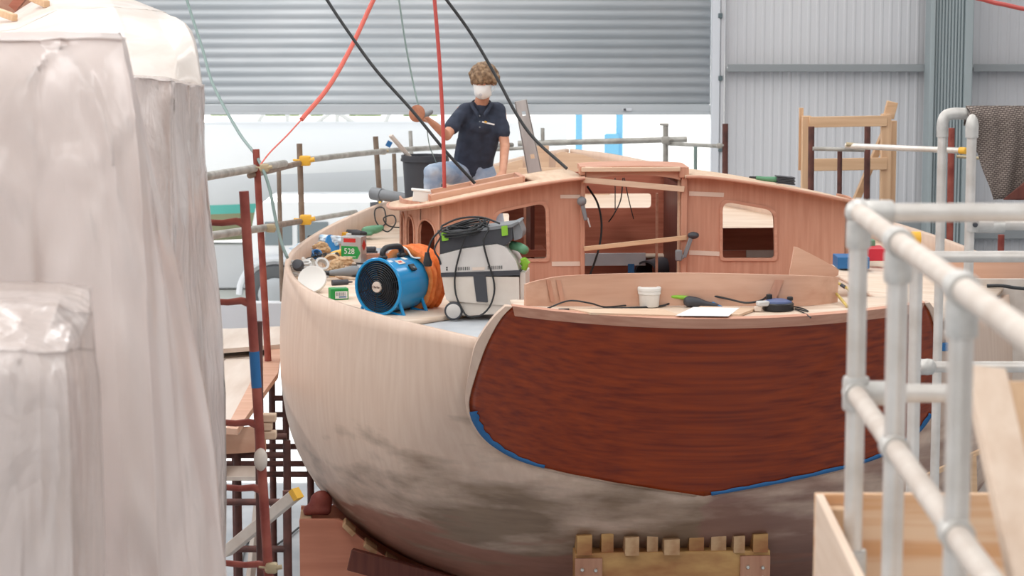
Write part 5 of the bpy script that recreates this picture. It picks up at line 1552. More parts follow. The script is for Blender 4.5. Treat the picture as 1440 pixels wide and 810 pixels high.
for i, (px, py, dx, r, m_, lab) in enumerate(((418, 369, .16, .02, 'white', 'white sealant tube lying along the bulwark'), (438, 356, .17, .018, 'sagegreen', 'green sealant tube lying above the rags'), (480, 401, .14, .02, 'darkgrey', 'dark sealant tube lying above the green carton'))):
    p = lay(px, py); e = V((.9, .35, .0)).normalized()
    mb = MB(); mb.tube([p + V((0, 0, r)) - e * dx * .5, p + V((0, 0, r)) + e * dx * .35, p + V((0, 0, r)) + e * dx * .38, p + V((0, 0, r)) + e * dx * .6], [r, r, r * .4, r * .25], 14); tag(mb.build('sealant_tube', M[m_], smooth=40), lab, 'tube', 'sealant tubes on the port deck')
# wire tangle, cups and a brush among the rags
p = lay(444, 372); mb = MB(); rq = random.Random(4)
mb.tube(catmull([p + V((rq.uniform(-.09, .09), rq.uniform(-.05, .05), rq.uniform(.02, .1))) for k in range(16)], 6), .004, 6); tag(mb.build('wire_tangle', M['blackcable']), 'tangle of thin black wire on top of the rags', 'wire')
for i, (px, py, m_, lab) in enumerate(((433, 376, 'white', 'white plastic cup lying beside the pale hose coil'), (468, 368, 'tin', 'shiny metal cup between the yellow glove and the rags'))):
    p = lay(px, py); mb = MB(); mb.lathe([(0, 0), (.026, 0), (.034, .08), (.031, .08), (.024, .006), (0, .006)], p + V((-.03, 0, .035)), V((.8, -.5, .12)), 20); tag(mb.build('plastic_cup' if i == 0 else 'metal_cup', M[m_], smooth=40), lab, 'cup')
p = lay(457, 391); t = thing('paint_brush', 'small paint brush lying in front of the tape rolls', 'brush', p)
e = V((.9, .3, .0)).normalized(); c = p + V((0, -.02, .012)); mb = MB(); mb.tube([c - e * .1, c - e * .02, c], [.006, .011, .012], 10); mb.build('handle', M['mah_in'], t, world=True)
mb = MB(); mb.bar(c, c + e * .03, .035, .014, bev=.002); mb.build('ferrule', M['tin'], t, world=True)
mb = MB(); mb.bar(c + e * .03, c + e * .075, .034, .01, bev=.002); mb.build('bristles', M['tan'], t, world=True)
# dark tray and mahogany offcut beside the tin
p = lay(517, 358); mb = MB(); mb.box(p + V((0, .03, .012)), (.15, .1, .024), None, .006); mb.box(p + V((0, .03, .04)), (.13, .085, .035), None, .008)
tag(mb.build('plastic_tray', M['darkgrey'], smooth=30), 'dark grey plastic tray right of the 528 tin', 'tray')
p = lay(522, 366); mb = MB(); mb.bar(p + V((-.1, -.02, .025)), p + V((.14, .05, .025)), .05, .05, bev=.003); tag(mb.build('wood_offcut', M['mah_x'], smooth=30), 'red mahogany offcut lying behind the fan handle', 'offcut')
# black and yellow tool and drill battery far along the port bulwark; grey pipe
p = lay(540, 305) ; t = thing('torch_lamp', 'black work lamp with yellow bands by the far port bulwark', 'lamp', p)
mb = MB(); e = V((1, .1, 0)); c = p + V((0, 0, .07))
mb.tube([c - e * .12, c - e * .05], [.06, .065], 16); mb.tube([c + e * .02, c + e * .1], [.055, .05], 16); mb.tube([c - e * .05, c + e * .02], .04, 12); mb.box(c + V((0, 0, -.045)), (.16, .06, .05), None, .01); mb.build('body', M['darkgrey'], t, world=True)
for k in (-.045, .025): mb = MB(); mb.tube([c + e * k, c + e * (k + .018)], .067, 16); mb.build('band', M['yellow'], t, world=True)
a, b = at(524, 272, 19.6), at(592, 283, 19.3); mb = MB(); mb.tube([a, b], .05, 16); mb.tube([a, a.lerp(b, .2)], .056, 16)
gp_ = tag(mb.build('grey_pipe', M['midgrey']), 'thick grey plastic pipe lying across the far port bulwark', 'pipe')

# ---- on the aft deck
t = thing('plastic_bucket', 'white plastic tub with lid on the aft deck', 'bucket', V((atz(913, 431, ZA).x, atz(913, 431, ZA).y, ZA)))
mb = MB(); mb.lathe([(0, 0), (.054, 0), (.057, .004), (.064, .095), (.06, .095), (0, .095)], (0, 0, 0), (0, 0, 1), 32); mb.build('tub', M['white'], t, smooth=35)
mb = MB(); mb.lathe([(.063, .074), (.068, .076), (.068, .092), (.066, .094), (.07, .096), (.07, .112), (.066, .117), (.056, .117), (.054, .113), (0, .113)], (0, 0, 0), (0, 0, 1), 32); mb.build('lid', M['white'], t, smooth=35)
def za(p):
    b = w2b(p); 
    st = s_tr(b.x, ZA) + .05; u = min(1, max(0, (b.y - st) / (.12 - st))); return ztop(b.x) * (1 - u) + ZA * u
def alay(px, py):
    z = ZA
    for _ in range(8): p = atz(px, py, z); z = za(p)
    return p
def flat_panel(px4, th, lift=0.002):
    pts = [alay(*q) + V((0, 0, lift + th)) for q in px4]; n = len(pts); mb = MB()
    mb.add(pts + [p - V((0, 0, th)) for p in pts], [list(range(n)), list(range(n, 2 * n))[::-1]] + [[i, (i + 1) % n, n + (i + 1) % n, n + i] for i in range(n)]); return mb
mb = flat_panel([(800, 437), (930, 437), (958, 447), (830, 443)], .012); tag(mb.build('plywood_strip', M['paleply'], smooth=0), 'long pale plywood strip lying behind the transom edge, left of the paper', 'board')
mb = flat_panel([(963, 444), (1040, 446), (1066, 436), (985, 434)], .014); tag(mb.build('plywood_offcut', M['paleply'], smooth=0), 'small plywood offcut under the white paper', 'board')
mb = flat_panel([(950, 448), (1024, 449), (1040, 437), (975, 436)], .0015, .0165); tag(mb.build('paper_sheet', M['paper'], smooth=0), 'white sheet of paper on the plywood offcut', 'paper')
# oscillating tool: green and dark
p = alay(985, 432); t = thing('multi_tool', 'grey power tool with lime handle lying on the aft deck', 'power tool', p)
mb = MB(); mb.chain([(p + V((-.07, 0, .035)), .034), (p + V((-.02, 0, .03)), .03), (p + V((.03, -.0, .02)), .019), (p + V((.1, -.02, .012)), .012)]); remeshed(mb, 'body', M['darkgrey'], t, .007, 3)
mb = MB(); mb.tube([p + V((-.17, .03, .06)), p + V((-.09, .01, .056)), p + V((-.05, 0, .05))], [.01, .012, .014], 10); mb.build('handle', M['lime'], t, world=True)
mb = MB(); mb.chain([(p + V((.02, .04, .045)), .022), (p + V((.06, .04, .055)), .024)]); mb.box(p + V((.045, .04, .02)), (.07, .04, .035), None, .008); remeshed(mb, 'dust_cup', M['midgrey'], t, .007, 3)
mb = MB(); mb.bar(p + V((.07, .0, .03)), p + V((.125, -.03, .006)), .02, .004); mb.build('blue_tie', M['bluepad'], t, world=True)
# round base of a router with knobs
p = alay(1094, 436); t = thing('router_base', 'round black and blue power tool base with two knobs on the aft deck', 'power tool', p)
mb = MB(); mb.lathe([(0, 0), (.085, 0), (.092, .006), (.092, .04), (.085, .046), (0, .048)], p, (0, 0, 1), 36); mb.build('base', M['black'], t, world=True)
mb = MB(); mb.lathe([(0, .045), (.082, .045), (.08, .056), (.05, .064), (0, .066)], p, (0, 0, 1), 36); mb.build('top_plate', M['dullblue'], t, world=True)
for (dx, dy, h) in ((-.05, .02, .03), (.07, .0, .018)):
    mb = MB(); mb.lathe([(0, 0), (.018, 0), (.018, h), (.012, h + .004), (0, h + .004)], p + V((dx, dy, .058)), (0, 0, 1), 16); mb.build('knob', M['black'], t, world=True)
mb = MB(); mb.box(p + V((-.095, -.05, .045)), (.07, .05, .03), Matrix.Rotation(.3, 3, 'Z'), .006); mb.build('clear_guard', M['ropegrey'], t, world=True)
mb = MB(); mb.box(p + V((-.125, -.055, .015)), (.04, .03, .03), None, .004); mb.build('guard_foot', M['cream'], t, world=True)
# cables on the aft deck
def acable(pxs, r, lab, m=M['blackcable']):
    pts = [alay(px, py) + V((0, 0, r + .001 + h)) for px, py, h in pxs]
    mb = MB(); mb.tube(catmull(pts, 8), r, 8); return tag(mb.build('power_cable', m), lab, 'cable', 'cables on the aft deck')
acable([(770, 435, 0), (800, 434, .04), (830, 435, .03), (850, 433, 0), (880, 431, 0)], .005, 'short black cable arching behind the long one on the aft deck')
acable([(786, 437, 0), (840, 436, 0), (900, 434, 0), (930, 432, 0), (948, 430, .02), (965, 430, .05)], .006, 'long black cable running past the white tub')
acable([(1000, 431, .06), (1025, 433, .045), (1050, 437, .04), (1072, 435, .05), (1085, 430, .08)], .006, 'black cable bowed between the two power tools')
acable([(1112, 434, .01), (1128, 436, .005), (1136, 439, 0), (1118, 435, 0), (1132, 442, 0), (1140, 448, 0)], .004, 'thin black flex trailing right of the round power tool')
# yellow cord straps hanging at the starboard end of the coaming
for i, (a, b, lab) in enumerate((((1150, 394), (1192, 433), 'yellow and black cord slanting down beside the coaming end'), ((1172, 396), (1200, 416), 'shorter yellow cord slanting right of the coaming end'))):
    pa = bw(*bp(a[0], a[1], .25)); pb = alay(*b) + V((0, 0, .006)); mb = MB()
    mb.tube(catmull([pa, pa.lerp(pb, .5) + V((.01, 0, .01)), pb], 8), .009, 8); mb.m(1).tube([pa.lerp(pb, .38) + V((0, 0, .012)), pa.lerp(pb, .58) + V((0, 0, .012))], .0115, 8)
    tag(mb.build('cord_strap', [M['strap'], M['darkgrey']]), lab, 'cord', 'cords by the coaming')

# ---- on the deckhouse
def roofz(t, s): return camber(abs(t)) - .03 * (s - 3)
b = bp(593, 281, 3.45); t = thing('white_box', 'small white plastic box at the port end of the house roof', 'box', bw(b.x, 3.45, roofz(b.x, 3.45)), BTH)
mb = MB(); mb.box((0, 0, .04), (.13, .09, .08), Matrix.Rotation(.1, 3, 'Y'), .004); mb.build('box', M['white'], t)
mb = MB(); mb.box((-.005, 0, .086), (.145, .1, .016), Matrix.Rotation(.1, 3, 'Y'), .004); mb.build('lid', M['white'], t)
b = bp(1085, 268, 3.3); t = thing('roof_drill', 'green and black power tool lying on the starboard house roof', 'power tool', bw(b.x, 3.3, roofz(b.x, 3.3)), BTH + .0)
sl_ = -.2
mb = MB(); mb.tube([(-.12, 0, .045), (-.05, 0, .035), (.03, 0, .03), (.05, 0, .03)], [.014, .018, .022, .018], 10); mb.build('handle', M['sagegreen'], t)
mb = MB()
for k in range(5): mb.box((.1, 0, .012 + k * .012 - .01), (.14 - .01 * (k % 2), .1, .009), Matrix.Rotation(.1, 3, 'Y'), .002)
mb.build('cooling_fins', M['darkgrey'], t)
mb = MB(); mb.tube([(-.17, 0, .05), (-.12, 0, .045)], [.006, .01], 8); mb.build('tip', M['black'], t)
# clamps on the companionway and two battens
def clamp(px, py, px2, py2, s, lab):
    a, b = bw(*bp(px, py, s)), bw(*bp(px2, py2, s)); t = thing('spring_clamp', lab, 'clamp', b, group='clamps on the companionway')
    mb = MB(); mb.bar(a, b, .022, .03, bev=.005); mb.build('handle', M['midgrey'], t, world=True)
    e = (b - a).normalized(); n = V((1, 0, 0))
    mb = MB(); mb.sphere(a, .036, (1, .8, 1)); mb.bar(a, a + V((.0, .05, .0)), .05, .05, bev=.008); mb.build('jaw', M['midgrey'], t, world=True)
    mb = MB(); mb.bar(b - e * .02 + n * .015, b + e * .05 + n * .02, .012, .012, bev=.002); mb.build('tip', M['alu'], t, world=True)
clamp(818, 283, 824, 310, SA - .075, 'grey spring clamp hanging on the left door post')
t_ = thing('bar_clamp', 'grey bar clamp gripping the slanted batten at the right door post', 'clamp', bw(*bp(962, 363, SA - .09)))
a, b = bw(*bp(973, 331, SA - .09)), bw(*bp(962, 362, SA - .09))
mb = MB(); mb.bar(a, b, .02, .03, bev=.004); mb.build('bar', M['midgrey'], t_, world=True)
mb = MB(); mb.sphere(a + V((.01, 0, 0)), .034, (1.3, .8, .8)); mb.build('handle', M['darkgrey'], t_, world=True)
mb = MB(); mb.box(b + V((-.04, .0, .015)), (.05, .05, .08), None, .008); mb.bar(b + V((-.05, 0, .02)), b, .03, .03, bev=.004); mb.build('jaw', M['midgrey'], t_, world=True)
mb = MB(); mb.bar(bw(*bp(820, 253, SA - .05)), bw(*bp(962, 266, SA - .05)), .03, .042, bev=.003); tag(mb.build('door_batten', M['paleply'], smooth=30), 'pale batten across the top of the companionway opening', 'batten')
mb = MB(); mb.bar(bw(*bp(821, 350, SA - .05)), bw(*bp(966, 334, SA - .05)), .02, .034, bev=.003); tag(mb.build('door_batten', M['pine'], smooth=30), 'pine batten slanting across the middle of the companionway', 'batten')
# wires inside the cabin
for (pl, lab, r) in (([(826, 262, SA + .25), (840, 285, SA + .2), (846, 315, SA + .15), (842, 350, SA + .1), (828, 392, SA + .08), (824, 410, SA + .08)], 'long black cable hanging inside the companionway at left', .008),
                 ([(865, 250, SF - .5), (865, 295, SF - .5)], 'short straight wire hanging inside the cabin', .004),
                 ([(876, 250, SF - .5), (873, 280, SF - .5), (864, 300, SF - .52), (856, 312, SF - .5)], 'bent wire with a plug hanging in the cabin window', .005),
                 ([(878, 250, SF - .45), (884, 280, SF - .45), (891, 308, SF - .45)], 'rightmost thin wire hanging in the cabin window', .004)):
    pts = [bw(*bp(*q)) for q in pl]; mb = MB(); mb.tube(catmull(pts, 6), r, 7); tag(mb.build('hanging_wire', M['blackcable']), lab, 'wire', 'wires in the companionway')
b = bp(907, 380, 3.9); mb = MB(); mb.lathe([(.085, 0), (.1, 0), (.1, .3), (.085, .3)], bw(b.x, 3.85, b.z - .02), BR * .5 - BF * -.8, 24, close=True); mb.box(bw(b.x + .1, 4.0, (b.z + 1.9) / 2 - .06), (.18, .2, b.z - 1.9 - .12), None, .01)
tag(mb.build('vent_pipe', M['darkgrey'], smooth=40), 'grey round vent pipe on the floor inside the cabin', 'pipe')
px_box('blue_tape_patch', M['bluetape'], boat, 883, 371, 892, 384, SF - .52, .004, 0)
# ------------------------------------------------------------------ person half-kneeling on the port deck, sanding
PY = 18.6
def pj(px, py, Y): return at(px, py, Y)
hips = pj(664, 240, PY + .05); 
chest = pj(674, 178, PY - .05); neckb = pj(677, 148, PY - .08)
person = thing('person', 'person in navy polo, faded jeans and white dust mask, kneeling with a raised sander', 'person', V((hips.x, hips.y, zd(-1.2, 4.9))))
headc = pj(680, 115, PY - .16)
# joints
RS, RE, RW = pj(650, 156, PY - .08), pj(628, 191, PY - .30), pj(609, 174, PY - .48)
LS, LE, LW = pj(703, 155, PY - .02), pj(710, 205, PY - .12), pj(707, 243, PY - .42)
RH, LH = hips + V((-.095, -.02, -.02)), hips + V((.095, .0, -.02))
RK = pj(608, 243, PY - .32); RA = V((RK.x + .02, RK.y + .06, zd(-1.6, 4.5) + .09))
LK = V((hips.x + .20, hips.y - .14, zd(-1., 4.9) + .1)); LA = V((hips.x + .12, hips.y + .27, zd(-1., 4.9) + .09))
# --- skin: head, neck, arms and hands as one continuous surface
hd = Matrix.Rotation(math.radians(-14), 3, 'Z') @ Matrix.Rotation(math.radians(26), 3, 'X')   # face looks to -Y, tipped down and to the sander
def H(x, y, z): return headc + hd @ V((x, y, z))
mb = MB()
mb.sphere(H(0, .015, .03), .088, (.86, 1.08, 1.0), hd, 3)                 # skull
mb.sphere(H(0, -.03, -.035), .07, (.88, .92, 1.05), hd, 3)                 # face
mb.sphere(H(0, -.045, -.085), .04, (1.0, .9, .8), hd, 2)                   # chin
mb.chain([(H(0, -.096, .0), .010), (H(0, -.112, -.03), .014)]); mb.sphere(H(.012, -.1, -.034), .009); mb.sphere(H(-.012, -.1, -.034), .009)   # nose
mb.chain([(H(-.032, -.083, .02), .011), (H(0, -.088, .022), .010), (H(.032, -.083, .02), .011)])      # brow
mb.chain([(H(-.02, -.086, -.062), .008), (H(0, -.094, -.06), .009), (H(.02, -.086, -.062), .008)])     # lips
for s in (-1, 1):
    mb.sphere(H(s * .078, .01, -.015), .028, (.35, .8, 1.15), hd, 2)      # ears
mb.chain([(H(0, .02, -.06), .055), (neckb + V((0, .01, .02)), .058), (chest + V((0, .02, .06)), .07)])
mb.chain([(chest + V((0, .02, .06)), .07), (RS, .05), (RE, .041), (RW, .029)])
mb.chain([(chest + V((0, .02, .06)), .07), (LS, .05), (LE, .041), (LW, .029)])
def hand(W, fwd, nrm, side, curl, tool=False):
    """palm and five separate fingers; fwd along the hand, nrm out of the palm back, side towards the thumb"""
    f = V(fwd).normalized(); n = V(nrm); n = (n - f * n.dot(f)).normalized(); s = f.cross(n) * side
    P = lambda a, b, c: W + f * a + s * b + n * c
    mb.chain([(W, .028), (P(.03, .012, 0), .024), (P(.085, .022, 0), .017)]); mb.chain([(W, .028), (P(.03, -.012, 0), .023), (P(.08, -.026, 0), .015)]); mb.chain([(P(.03, 0, 0), .024), (P(.085, 0, 0), .017)])
    for k, (b, L) in enumerate(((.031, .073), (.011, .082), (-.010, .076), (-.030, .060))):
        a0 = curl * .55; a1 = curl * 1.25; a2 = curl * 1.7; spread = b * .25
        p0 = P(.085, b, 0); q = p0
        pr = [(q, .0105)]
        for ang, l, r in ((a0, .42, .0098), (a1, .32, .009), (a2, .26, .0078)):
            q = q + (f * math.cos(ang) - n * math.sin(ang)) * (L * l) + s * spread * l; pr.append((q, r))
        mb.chain(pr)
    mb.chain([(P(.022, .024, -.004), .016), (P(.05, .05, -.014 - .01 * curl), .0125), (P(.08, .056, -.028 - .012 * curl), .0105), (P(.103, .052, -.036 - .018 * curl), .0088)])
grip = pj(597, 163, PY - .52)
hand(RW, grip - RW, V((-.2, -.3, 1)), 1, 1.0)
hand(LW, V((-.15, -.75, -.62)), V((.1, -.55, .8)), 1, .35)
body = remeshed(mb, 'body', [M['skin']], person, .0062, 5)
# eyes
for s in (-1, 1):
    mb = MB(); mb.sphere(H(s * .032, -.082, -.003), .0115, sub=2); e = mb.build('eye', M['white'], person, world=True)
    mb = MB(); mb.sphere(H(s * .032 - .001, -.0915, -.005), .005, sub=2); mb.build('iris', M['boot'], e, world=True)
# hair: thick, wavy, ear length
rh = random.Random(11); mb = MB()
mb.sphere(H(0, .02, .045), .096, (.92, 1.08, 1.0), hd, 3)
for k in range(190):
    a = rh.uniform(0, 2 * PI); el = rh.uniform(-.35, 1.55)
    x, y, z = math.cos(el) * math.cos(a), math.cos(el) * math.sin(a), math.sin(el)
    if y < -.5 and z < .38: continue                     # clear of the face
    if y < -.1 and z < -.05: continue
    c = H(x * .092, .018 + y * .104, .04 + z * .098); r = rh.uniform(.016, .028)
    d = (hd @ V((x * .3 + rh.uniform(-.6, .6), y * .3 + rh.uniform(-.4, .4), -.9))).normalized()
    mb.chain([(c, r), (c + d * r * 1.0 + hd @ V((x, y, 0)) * .008, r * .8), (c + d * r * 1.9, r * .45)])
for k in range(16):                                        # fringe over the forehead
    x = -.07 + .14 * k / 15; c = H(x, -.075 + abs(x) * .25, .075 + rh.uniform(-.01, .01)); mb.chain([(c, .02), (c + hd @ V((rh.uniform(-.015, .015), -.016, -.03)), .014), (c + hd @ V((rh.uniform(-.02, .02), -.012, -.05)), .007)])
remeshed(mb, 'hair', [M['hair']], person, .0055, 2)
# dust mask with straps
mb = MB(); rows = []
for i in range(11):
    v = -1 + 2 * i / 10; row = []
    for j in range(17):
        u = -1 + 2 * j / 16; prof_ = math.sqrt(max(0, 1 - u * u)) 
        zz = -.042 + v * .062 * (1 - .25 * u * u) ; yy = -.052 - .072 * (1 - abs(u) ** 2.2) * (1 - .45 * abs(v + .1) ** 2) - .004
        row.append(H(u * .07, yy, zz))
    rows.append(row)
mb.grid(rows); mk = mb.build('dust_mask', M['mask'], person, world=True, smooth=60, solid=.003)
mb = MB(); mb.lathe([(0, 0), (.014, 0), (.014, .007), (0, .009)], H(.0, -.123, -.05), hd @ V((0, -1, 0)), 18); mb.build('valve', M['lightgrey'], mk, world=True)
for z0, z1 in ((-.02, .0), (-.07, -.06)):
    for s in (-1, 1): mb = MB(); mb.tube([H(s * .068, -.055, z0), H(s * .088, .0, z1), H(s * .085, .05, z1 + .01)], .002, 6); mb.build('mask_strap', M['mask'], mk, world=True)
# polo shirt
mb = MB()
mb.chain([(neckb + V((-.0, .015, -.03)), .068), (chest + V((0, 0, .02)), .12), (chest.lerp(hips, .5), .112), (hips + V((0, 0, .03)), .118)])
mb.chain([(neckb + V((-.03, .015, -.02)), .05), (RS + V((.015, 0, .002)), .062), (RS.lerp(RE, .5), .06), (RS.lerp(RE, .66), .062)])
mb.chain([(neckb + V((.03, .015, -.02)), .05), (LS + V((-.015, 0, .002)), .062), (LS.lerp(LE, .5), .058), (LS.lerp(LE, .66), .061)])
mb.chain([(RS + V((.03, 0, -.03)), .075), (chest + V((-.085, -.01, -.05)), .085), (hips + V((-.07, -.02, .04)), .095)])
mb.chain([(LS + V((-.03, 0, -.03)), .075), (chest + V((.085, -.01, -.05)), .085), (hips + V((.07, .0, .03)), .098)])
mb.chain([(chest + V((-.05, -.07, .0)), .06), (chest + V((.05, -.07, .0)), .06)])
sh = remeshed(mb, 'polo_shirt', [M['polo']], person, .011, 4)
tx = bpy.data.textures.new('folds', 'CLOUDS'); tx.noise_scale = .09; tx.noise_depth = 3
md = sh.modifiers.new('folds', 'DISPLACE'); md.texture = tx; md.strength = .022; md.mid_level = .5
# collar: two flaps round an open neck, placket, white crest on the chest
mb = MB(); fr_ = (neckb - headc)
nb = neckb + V((0, -.005, .02)); pts = [nb + V((.02, -.115, -.075)), nb + V((.062, -.06, -.012)), nb + V((.07, .01, .02)), nb + V((.0, .075, .035)), nb + V((-.07, .01, .02)), nb + V((-.062, -.06, -.012)), nb + V((-.02, -.115, -.075))]
pp = catmull(pts, 6); mb.grid([[p, p + (p - nb).normalized() * .022 + V((0, -.004, -.026))] for p in pp]); mb.build('collar', M['polo'], sh, world=True, solid=.006)
for s in (-1, 1):
    pass
cx = chest + V((.075, -.150, .035))
mb = MB(); mb.bar(cx + V((-.05, -.006, .012)), cx + V((.05, .004, -.012)), .006, .012); mb.m(1).bar(cx + V((-.03, -.010, .014)), cx + V((-.012, -.009, .009)), .004, .014); mb.build('chest_emblem', [M['mask'], M['yellow']], sh, world=True)
for k in range(3):
    mb = MB(); mb.sphere(nb + V((-.012, -.135 - .01 * k, -.10 - .045 * k)), .006, sub=2); mb.build('button', M['midgrey'], sh, world=True)
# jeans
mb = MB()
mb.chain([(hips + V((-.05, 0, .03)), .112), (hips + V((.05, 0, .03)), .112)])
mb.chain([(RH, .105), (RH.lerp(RK, .5), .092), (RK, .075), (RK.lerp(RA, .45), .068), (RA, .056)])
mb.chain([(LH, .105), (LH.lerp(LK, .5), .09), (LK, .074), (LK.lerp(LA, .45), .068), (LA, .055)])
jn = remeshed(mb, 'jeans', [M['jeans']], person, .012, 4)
md = jn.modifiers.new('folds', 'DISPLACE'); md.texture = tx; md.strength = .03; md.mid_level = .5
# boots
for A, d in ((RA, V((-.12, -.98, 0)).normalized()), (LA, V((-.1, -.3, -.9)).normalized())):
    mb = MB(); mb.chain([(A + V((0, 0, .04)), .052), (A + V((0, 0, -.03)), .052), (A + d * .1 + V((0, 0, -.045 if d.z > -.5 else 0)), .045), (A + d * .17 + V((0, 0, -.052 if d.z > -.5 else 0)), .038)])
    remeshed(mb, 'boot', [M['boot']], person, .01, 4)
# sander in the raised hand
t = thing('disc_sander', 'sander with round orange-brown disc held up in the gloved-free hand', 'power tool', grip)
t['label'] = 'hand sander with a round orange-brown disc held up by the person'
dc = pj(587, 160, PY - .62); e = (grip - dc).normalized(); fx = V((-.35, -.9, .15)).normalized()
mb = MB(); mb.chain([(grip + V((.05, .05, .03)), .02), (grip, .026), (dc + e * .03, .032)]); remeshed(mb, 'body', [M['midgrey']], t, .007, 3)
mb = MB(); mb.lathe([(0, 0), (.062, 0), (.068, .006), (.068, .014), (.05, .024), (0, .026)], dc + V((0, .01, 0)), -fx * -1, 32); mb.build('sanding_pad', M['disc'], t, world=True)
mb = MB(); mb.tube([dc - fx * .0, dc + V((.03, .06, .0)), grip], .022, 12); mb.build('neck', M['darkgrey'], t, world=True)
# dark bin behind the knee with a wooden-handled brush in it
b0 = pj(594, 268, 19.15); zb_ = zd(-1.6, 5.4)
t = thing('waste_bin', 'dark grey tapered bin standing behind the raised knee', 'bin', V((b0.x + .02, 19.2, zb_)))
top_z = at(594, 218, 19.2).z - zb_
mb = MB(); mb.lathe([(0, 0), (.15, 0), (.19, top_z - .03), (.2, top_z - .03), (.2, top_z), (.18, top_z), (.14, .02), (0, .02)], (0, 0, 0), (0, 0, 1), 36); mb.build('tub', M['darkgrey'], t, smooth=35)
mb = MB(); mb.lathe([(.195, top_z - .05), (.205, top_z - .05), (.205, top_z - .03), (.195, top_z - .03)], (0, 0, 0), (0, 0, 1), 36, close=True); mb.build('rim', M['darkgrey'], t, smooth=35)
a, b = pj(549, 190, 19.1), pj(584, 230, 19.2); mb = MB(); mb.bar(a, b, .05, .03, bev=.006); mb.bar(b, b + (b - a).normalized() * .25, .04, .025, bev=.006)
tag(mb.build('long_brush', M['weatherboard'], smooth=30), 'weathered wooden brush stick leaning out of the dark bin', 'brush')
# perforated aluminium ladder stile
a, b, c, d = pj(724, 143, 18.9), pj(740, 140, 18.9), pj(766, 262, 18.9), pj(746, 264, 18.9)
def tri(u, v): return a.lerp(b, u).lerp(d.lerp(c, u), v)
mb = MB(); L_ = (d - a).length; W_ = (b - a).length
hs = []
for v in (.12, .62): hs.append([(.42, v), (.72, v), (.72, v + .055), (.42, v + .055)])
mb.prism([(0, 0), (1, 0), (1, 1), (0, 1)], .03, lambda u, v, dd: tri(u, v) + V((0, dd, 0)), hs)
for u in (0.0, 1.0): mb.bar(tri(u, 0) + V((0, .03, 0)), tri(u, 1) + V((0, .03, 0)), .06, .008)
tag(mb.build('ladder_stile', M['alu'], smooth=30), 'aluminium ladder stile with square holes leaning right of the person', 'ladder')

# ------------------------------------------------------------------ cables hanging from the roof
def hang(pxs, r, m, lab, n=10):
    P = [at(*q) for q in pxs]
    if pxs[0][1] < -20:                                   # carry on up to the roof
        d = P[0] - P[1]; k = (8.98 - P[0].z) / d.z
        P = [P[0] + V((d.x * k * .8, d.y * k * .8, 8.98 - P[0].z)), P[0] + V((d.x * k * .44, d.y * k * .44, (8.98 - P[0].z) * .5))] + P
    mb = MB(); mb.tube(catmull(P, n), r, 8); return tag(mb.build('hanging_cable', m), lab, 'cable', 'cables hanging across the shed')
hang([(250, -60, 19), (263, 0, 19), (285, 70, 18.6), (300, 120, 18.2), (335, 185, 17.6), (362, 222, 17.0), (378, 262, 16.8), (388, 310, 16.7), (397, 345, 16.6), (404, 362, 16.4)], .012, M['greycable'], 'grey-green cable sagging at left, over the scaffold down to the bulwark')
hang([(560, -70, 18), (525, 0, 18), (494, 66, 17.8), (462, 122, 17.5), (424, 168, 17.2)], .018, M['orangecable'], 'thick pale red cable slanting down left across the shutter')
hang([(424, 168, 17.2), (404, 190, 17.1), (380, 214, 17.0), (366, 232, 16.9)], .006, M['orangecable'], 'thin pale red cord tying the thick cable to the red scaffold post')
hang([(425, -60, 17.5), (460, 0, 17.5), (492, 48, 17.4), (530, 100, 17.3), (580, 156, 17.2), (626, 212, 17.1), (668, 258, 17.1)], .012, M['blackcable'], 'black cable running from the top down to the right in front of the person')
hang([(552, -60, 18.2), (561, 0, 18.2), (570, 60, 18.15), (580, 112, 18.1), (589, 150, 18.0), (596, 166, PY - .54)], .007, M['greycable'], 'thin grey cord dropping to the sander')
hang([(600, 178, PY - .5), (604, 205, 18.2), (612, 225, 18.3), (618, 245, 18.5)], .004, M['greycable'], 'thin grey flex trailing below the sander')
hang([(606, -60, 17.0), (611, 0, 17.0), (616, 60, 17.0), (620, 120, 17.0), (623, 180, 17.0), (625, 264, 17.0)], .0145, M['redcable'], 'thick red cable hanging straight down in front of the person')
hang([(580, -60, 17.4), (628, 0, 17.4), (664, 50, 17.4), (700, 112, 17.3), (726, 160, 17.2), (752, 196, 17.1), (797, 237, 16.9)], .012, M['blackcable'], 'black cable passing right of the head down to the house roof')
hang([(1200, -120, 20), (1290, -40, 20), (1350, -10, 20), (1385, 0, 20), (1410, 6, 20), (1470, 14, 20), (1600, 0, 20), (1900, -140, 20), (2300, -420, 20), (2500, -690, 20)], .02, M['redcable'], 'red cable crossing the top right corner')
# ------------------------------------------------------------------ galvanised handrails on the right
dA = V((0.0297, 1, 0))
def fitting(parent, p, axis, r=.034, L=.085):
    a = V(axis).normalized(); mb = MB()
    mb.tube([p - a * L / 2, p - a * (L / 2 - .008), p + a * (L / 2 - .008), p + a * L / 2], [r * .94, r, r, r * .94], 16)
    return mb.build('pipe_fitting', M['galvfit'], parent, world=True)
T_R = .0242
c0 = at(1208, 299, 5.72)
t = thing('guard_rail', 'nearest galvanised tube guard rail with plywood toe boards at bottom right', 'guard rail', V((c0.x, c0.y, 0)))
def RA_(Y, z): return V((c0.x + (Y - c0.y) * dA.x, Y, z))
zt1 = c0.z; zm1 = at(1208, 553, 5.72).z
ys = [5.72, 5.0, 4.16, 3.2]
for i, Y in enumerate(ys):
    tubes(t, 'post', M['galv'], [RA_(Y, 0), RA_(Y, zt1)], T_R, 18)
    if i: fitting(t, RA_(Y, zt1), dA, .033, .08)
    fitting(t, RA_(Y, zt1 - .055), (0, 0, 1), .032, .07)
    fitting(t, RA_(Y, zm1), dA, .033, .07); 
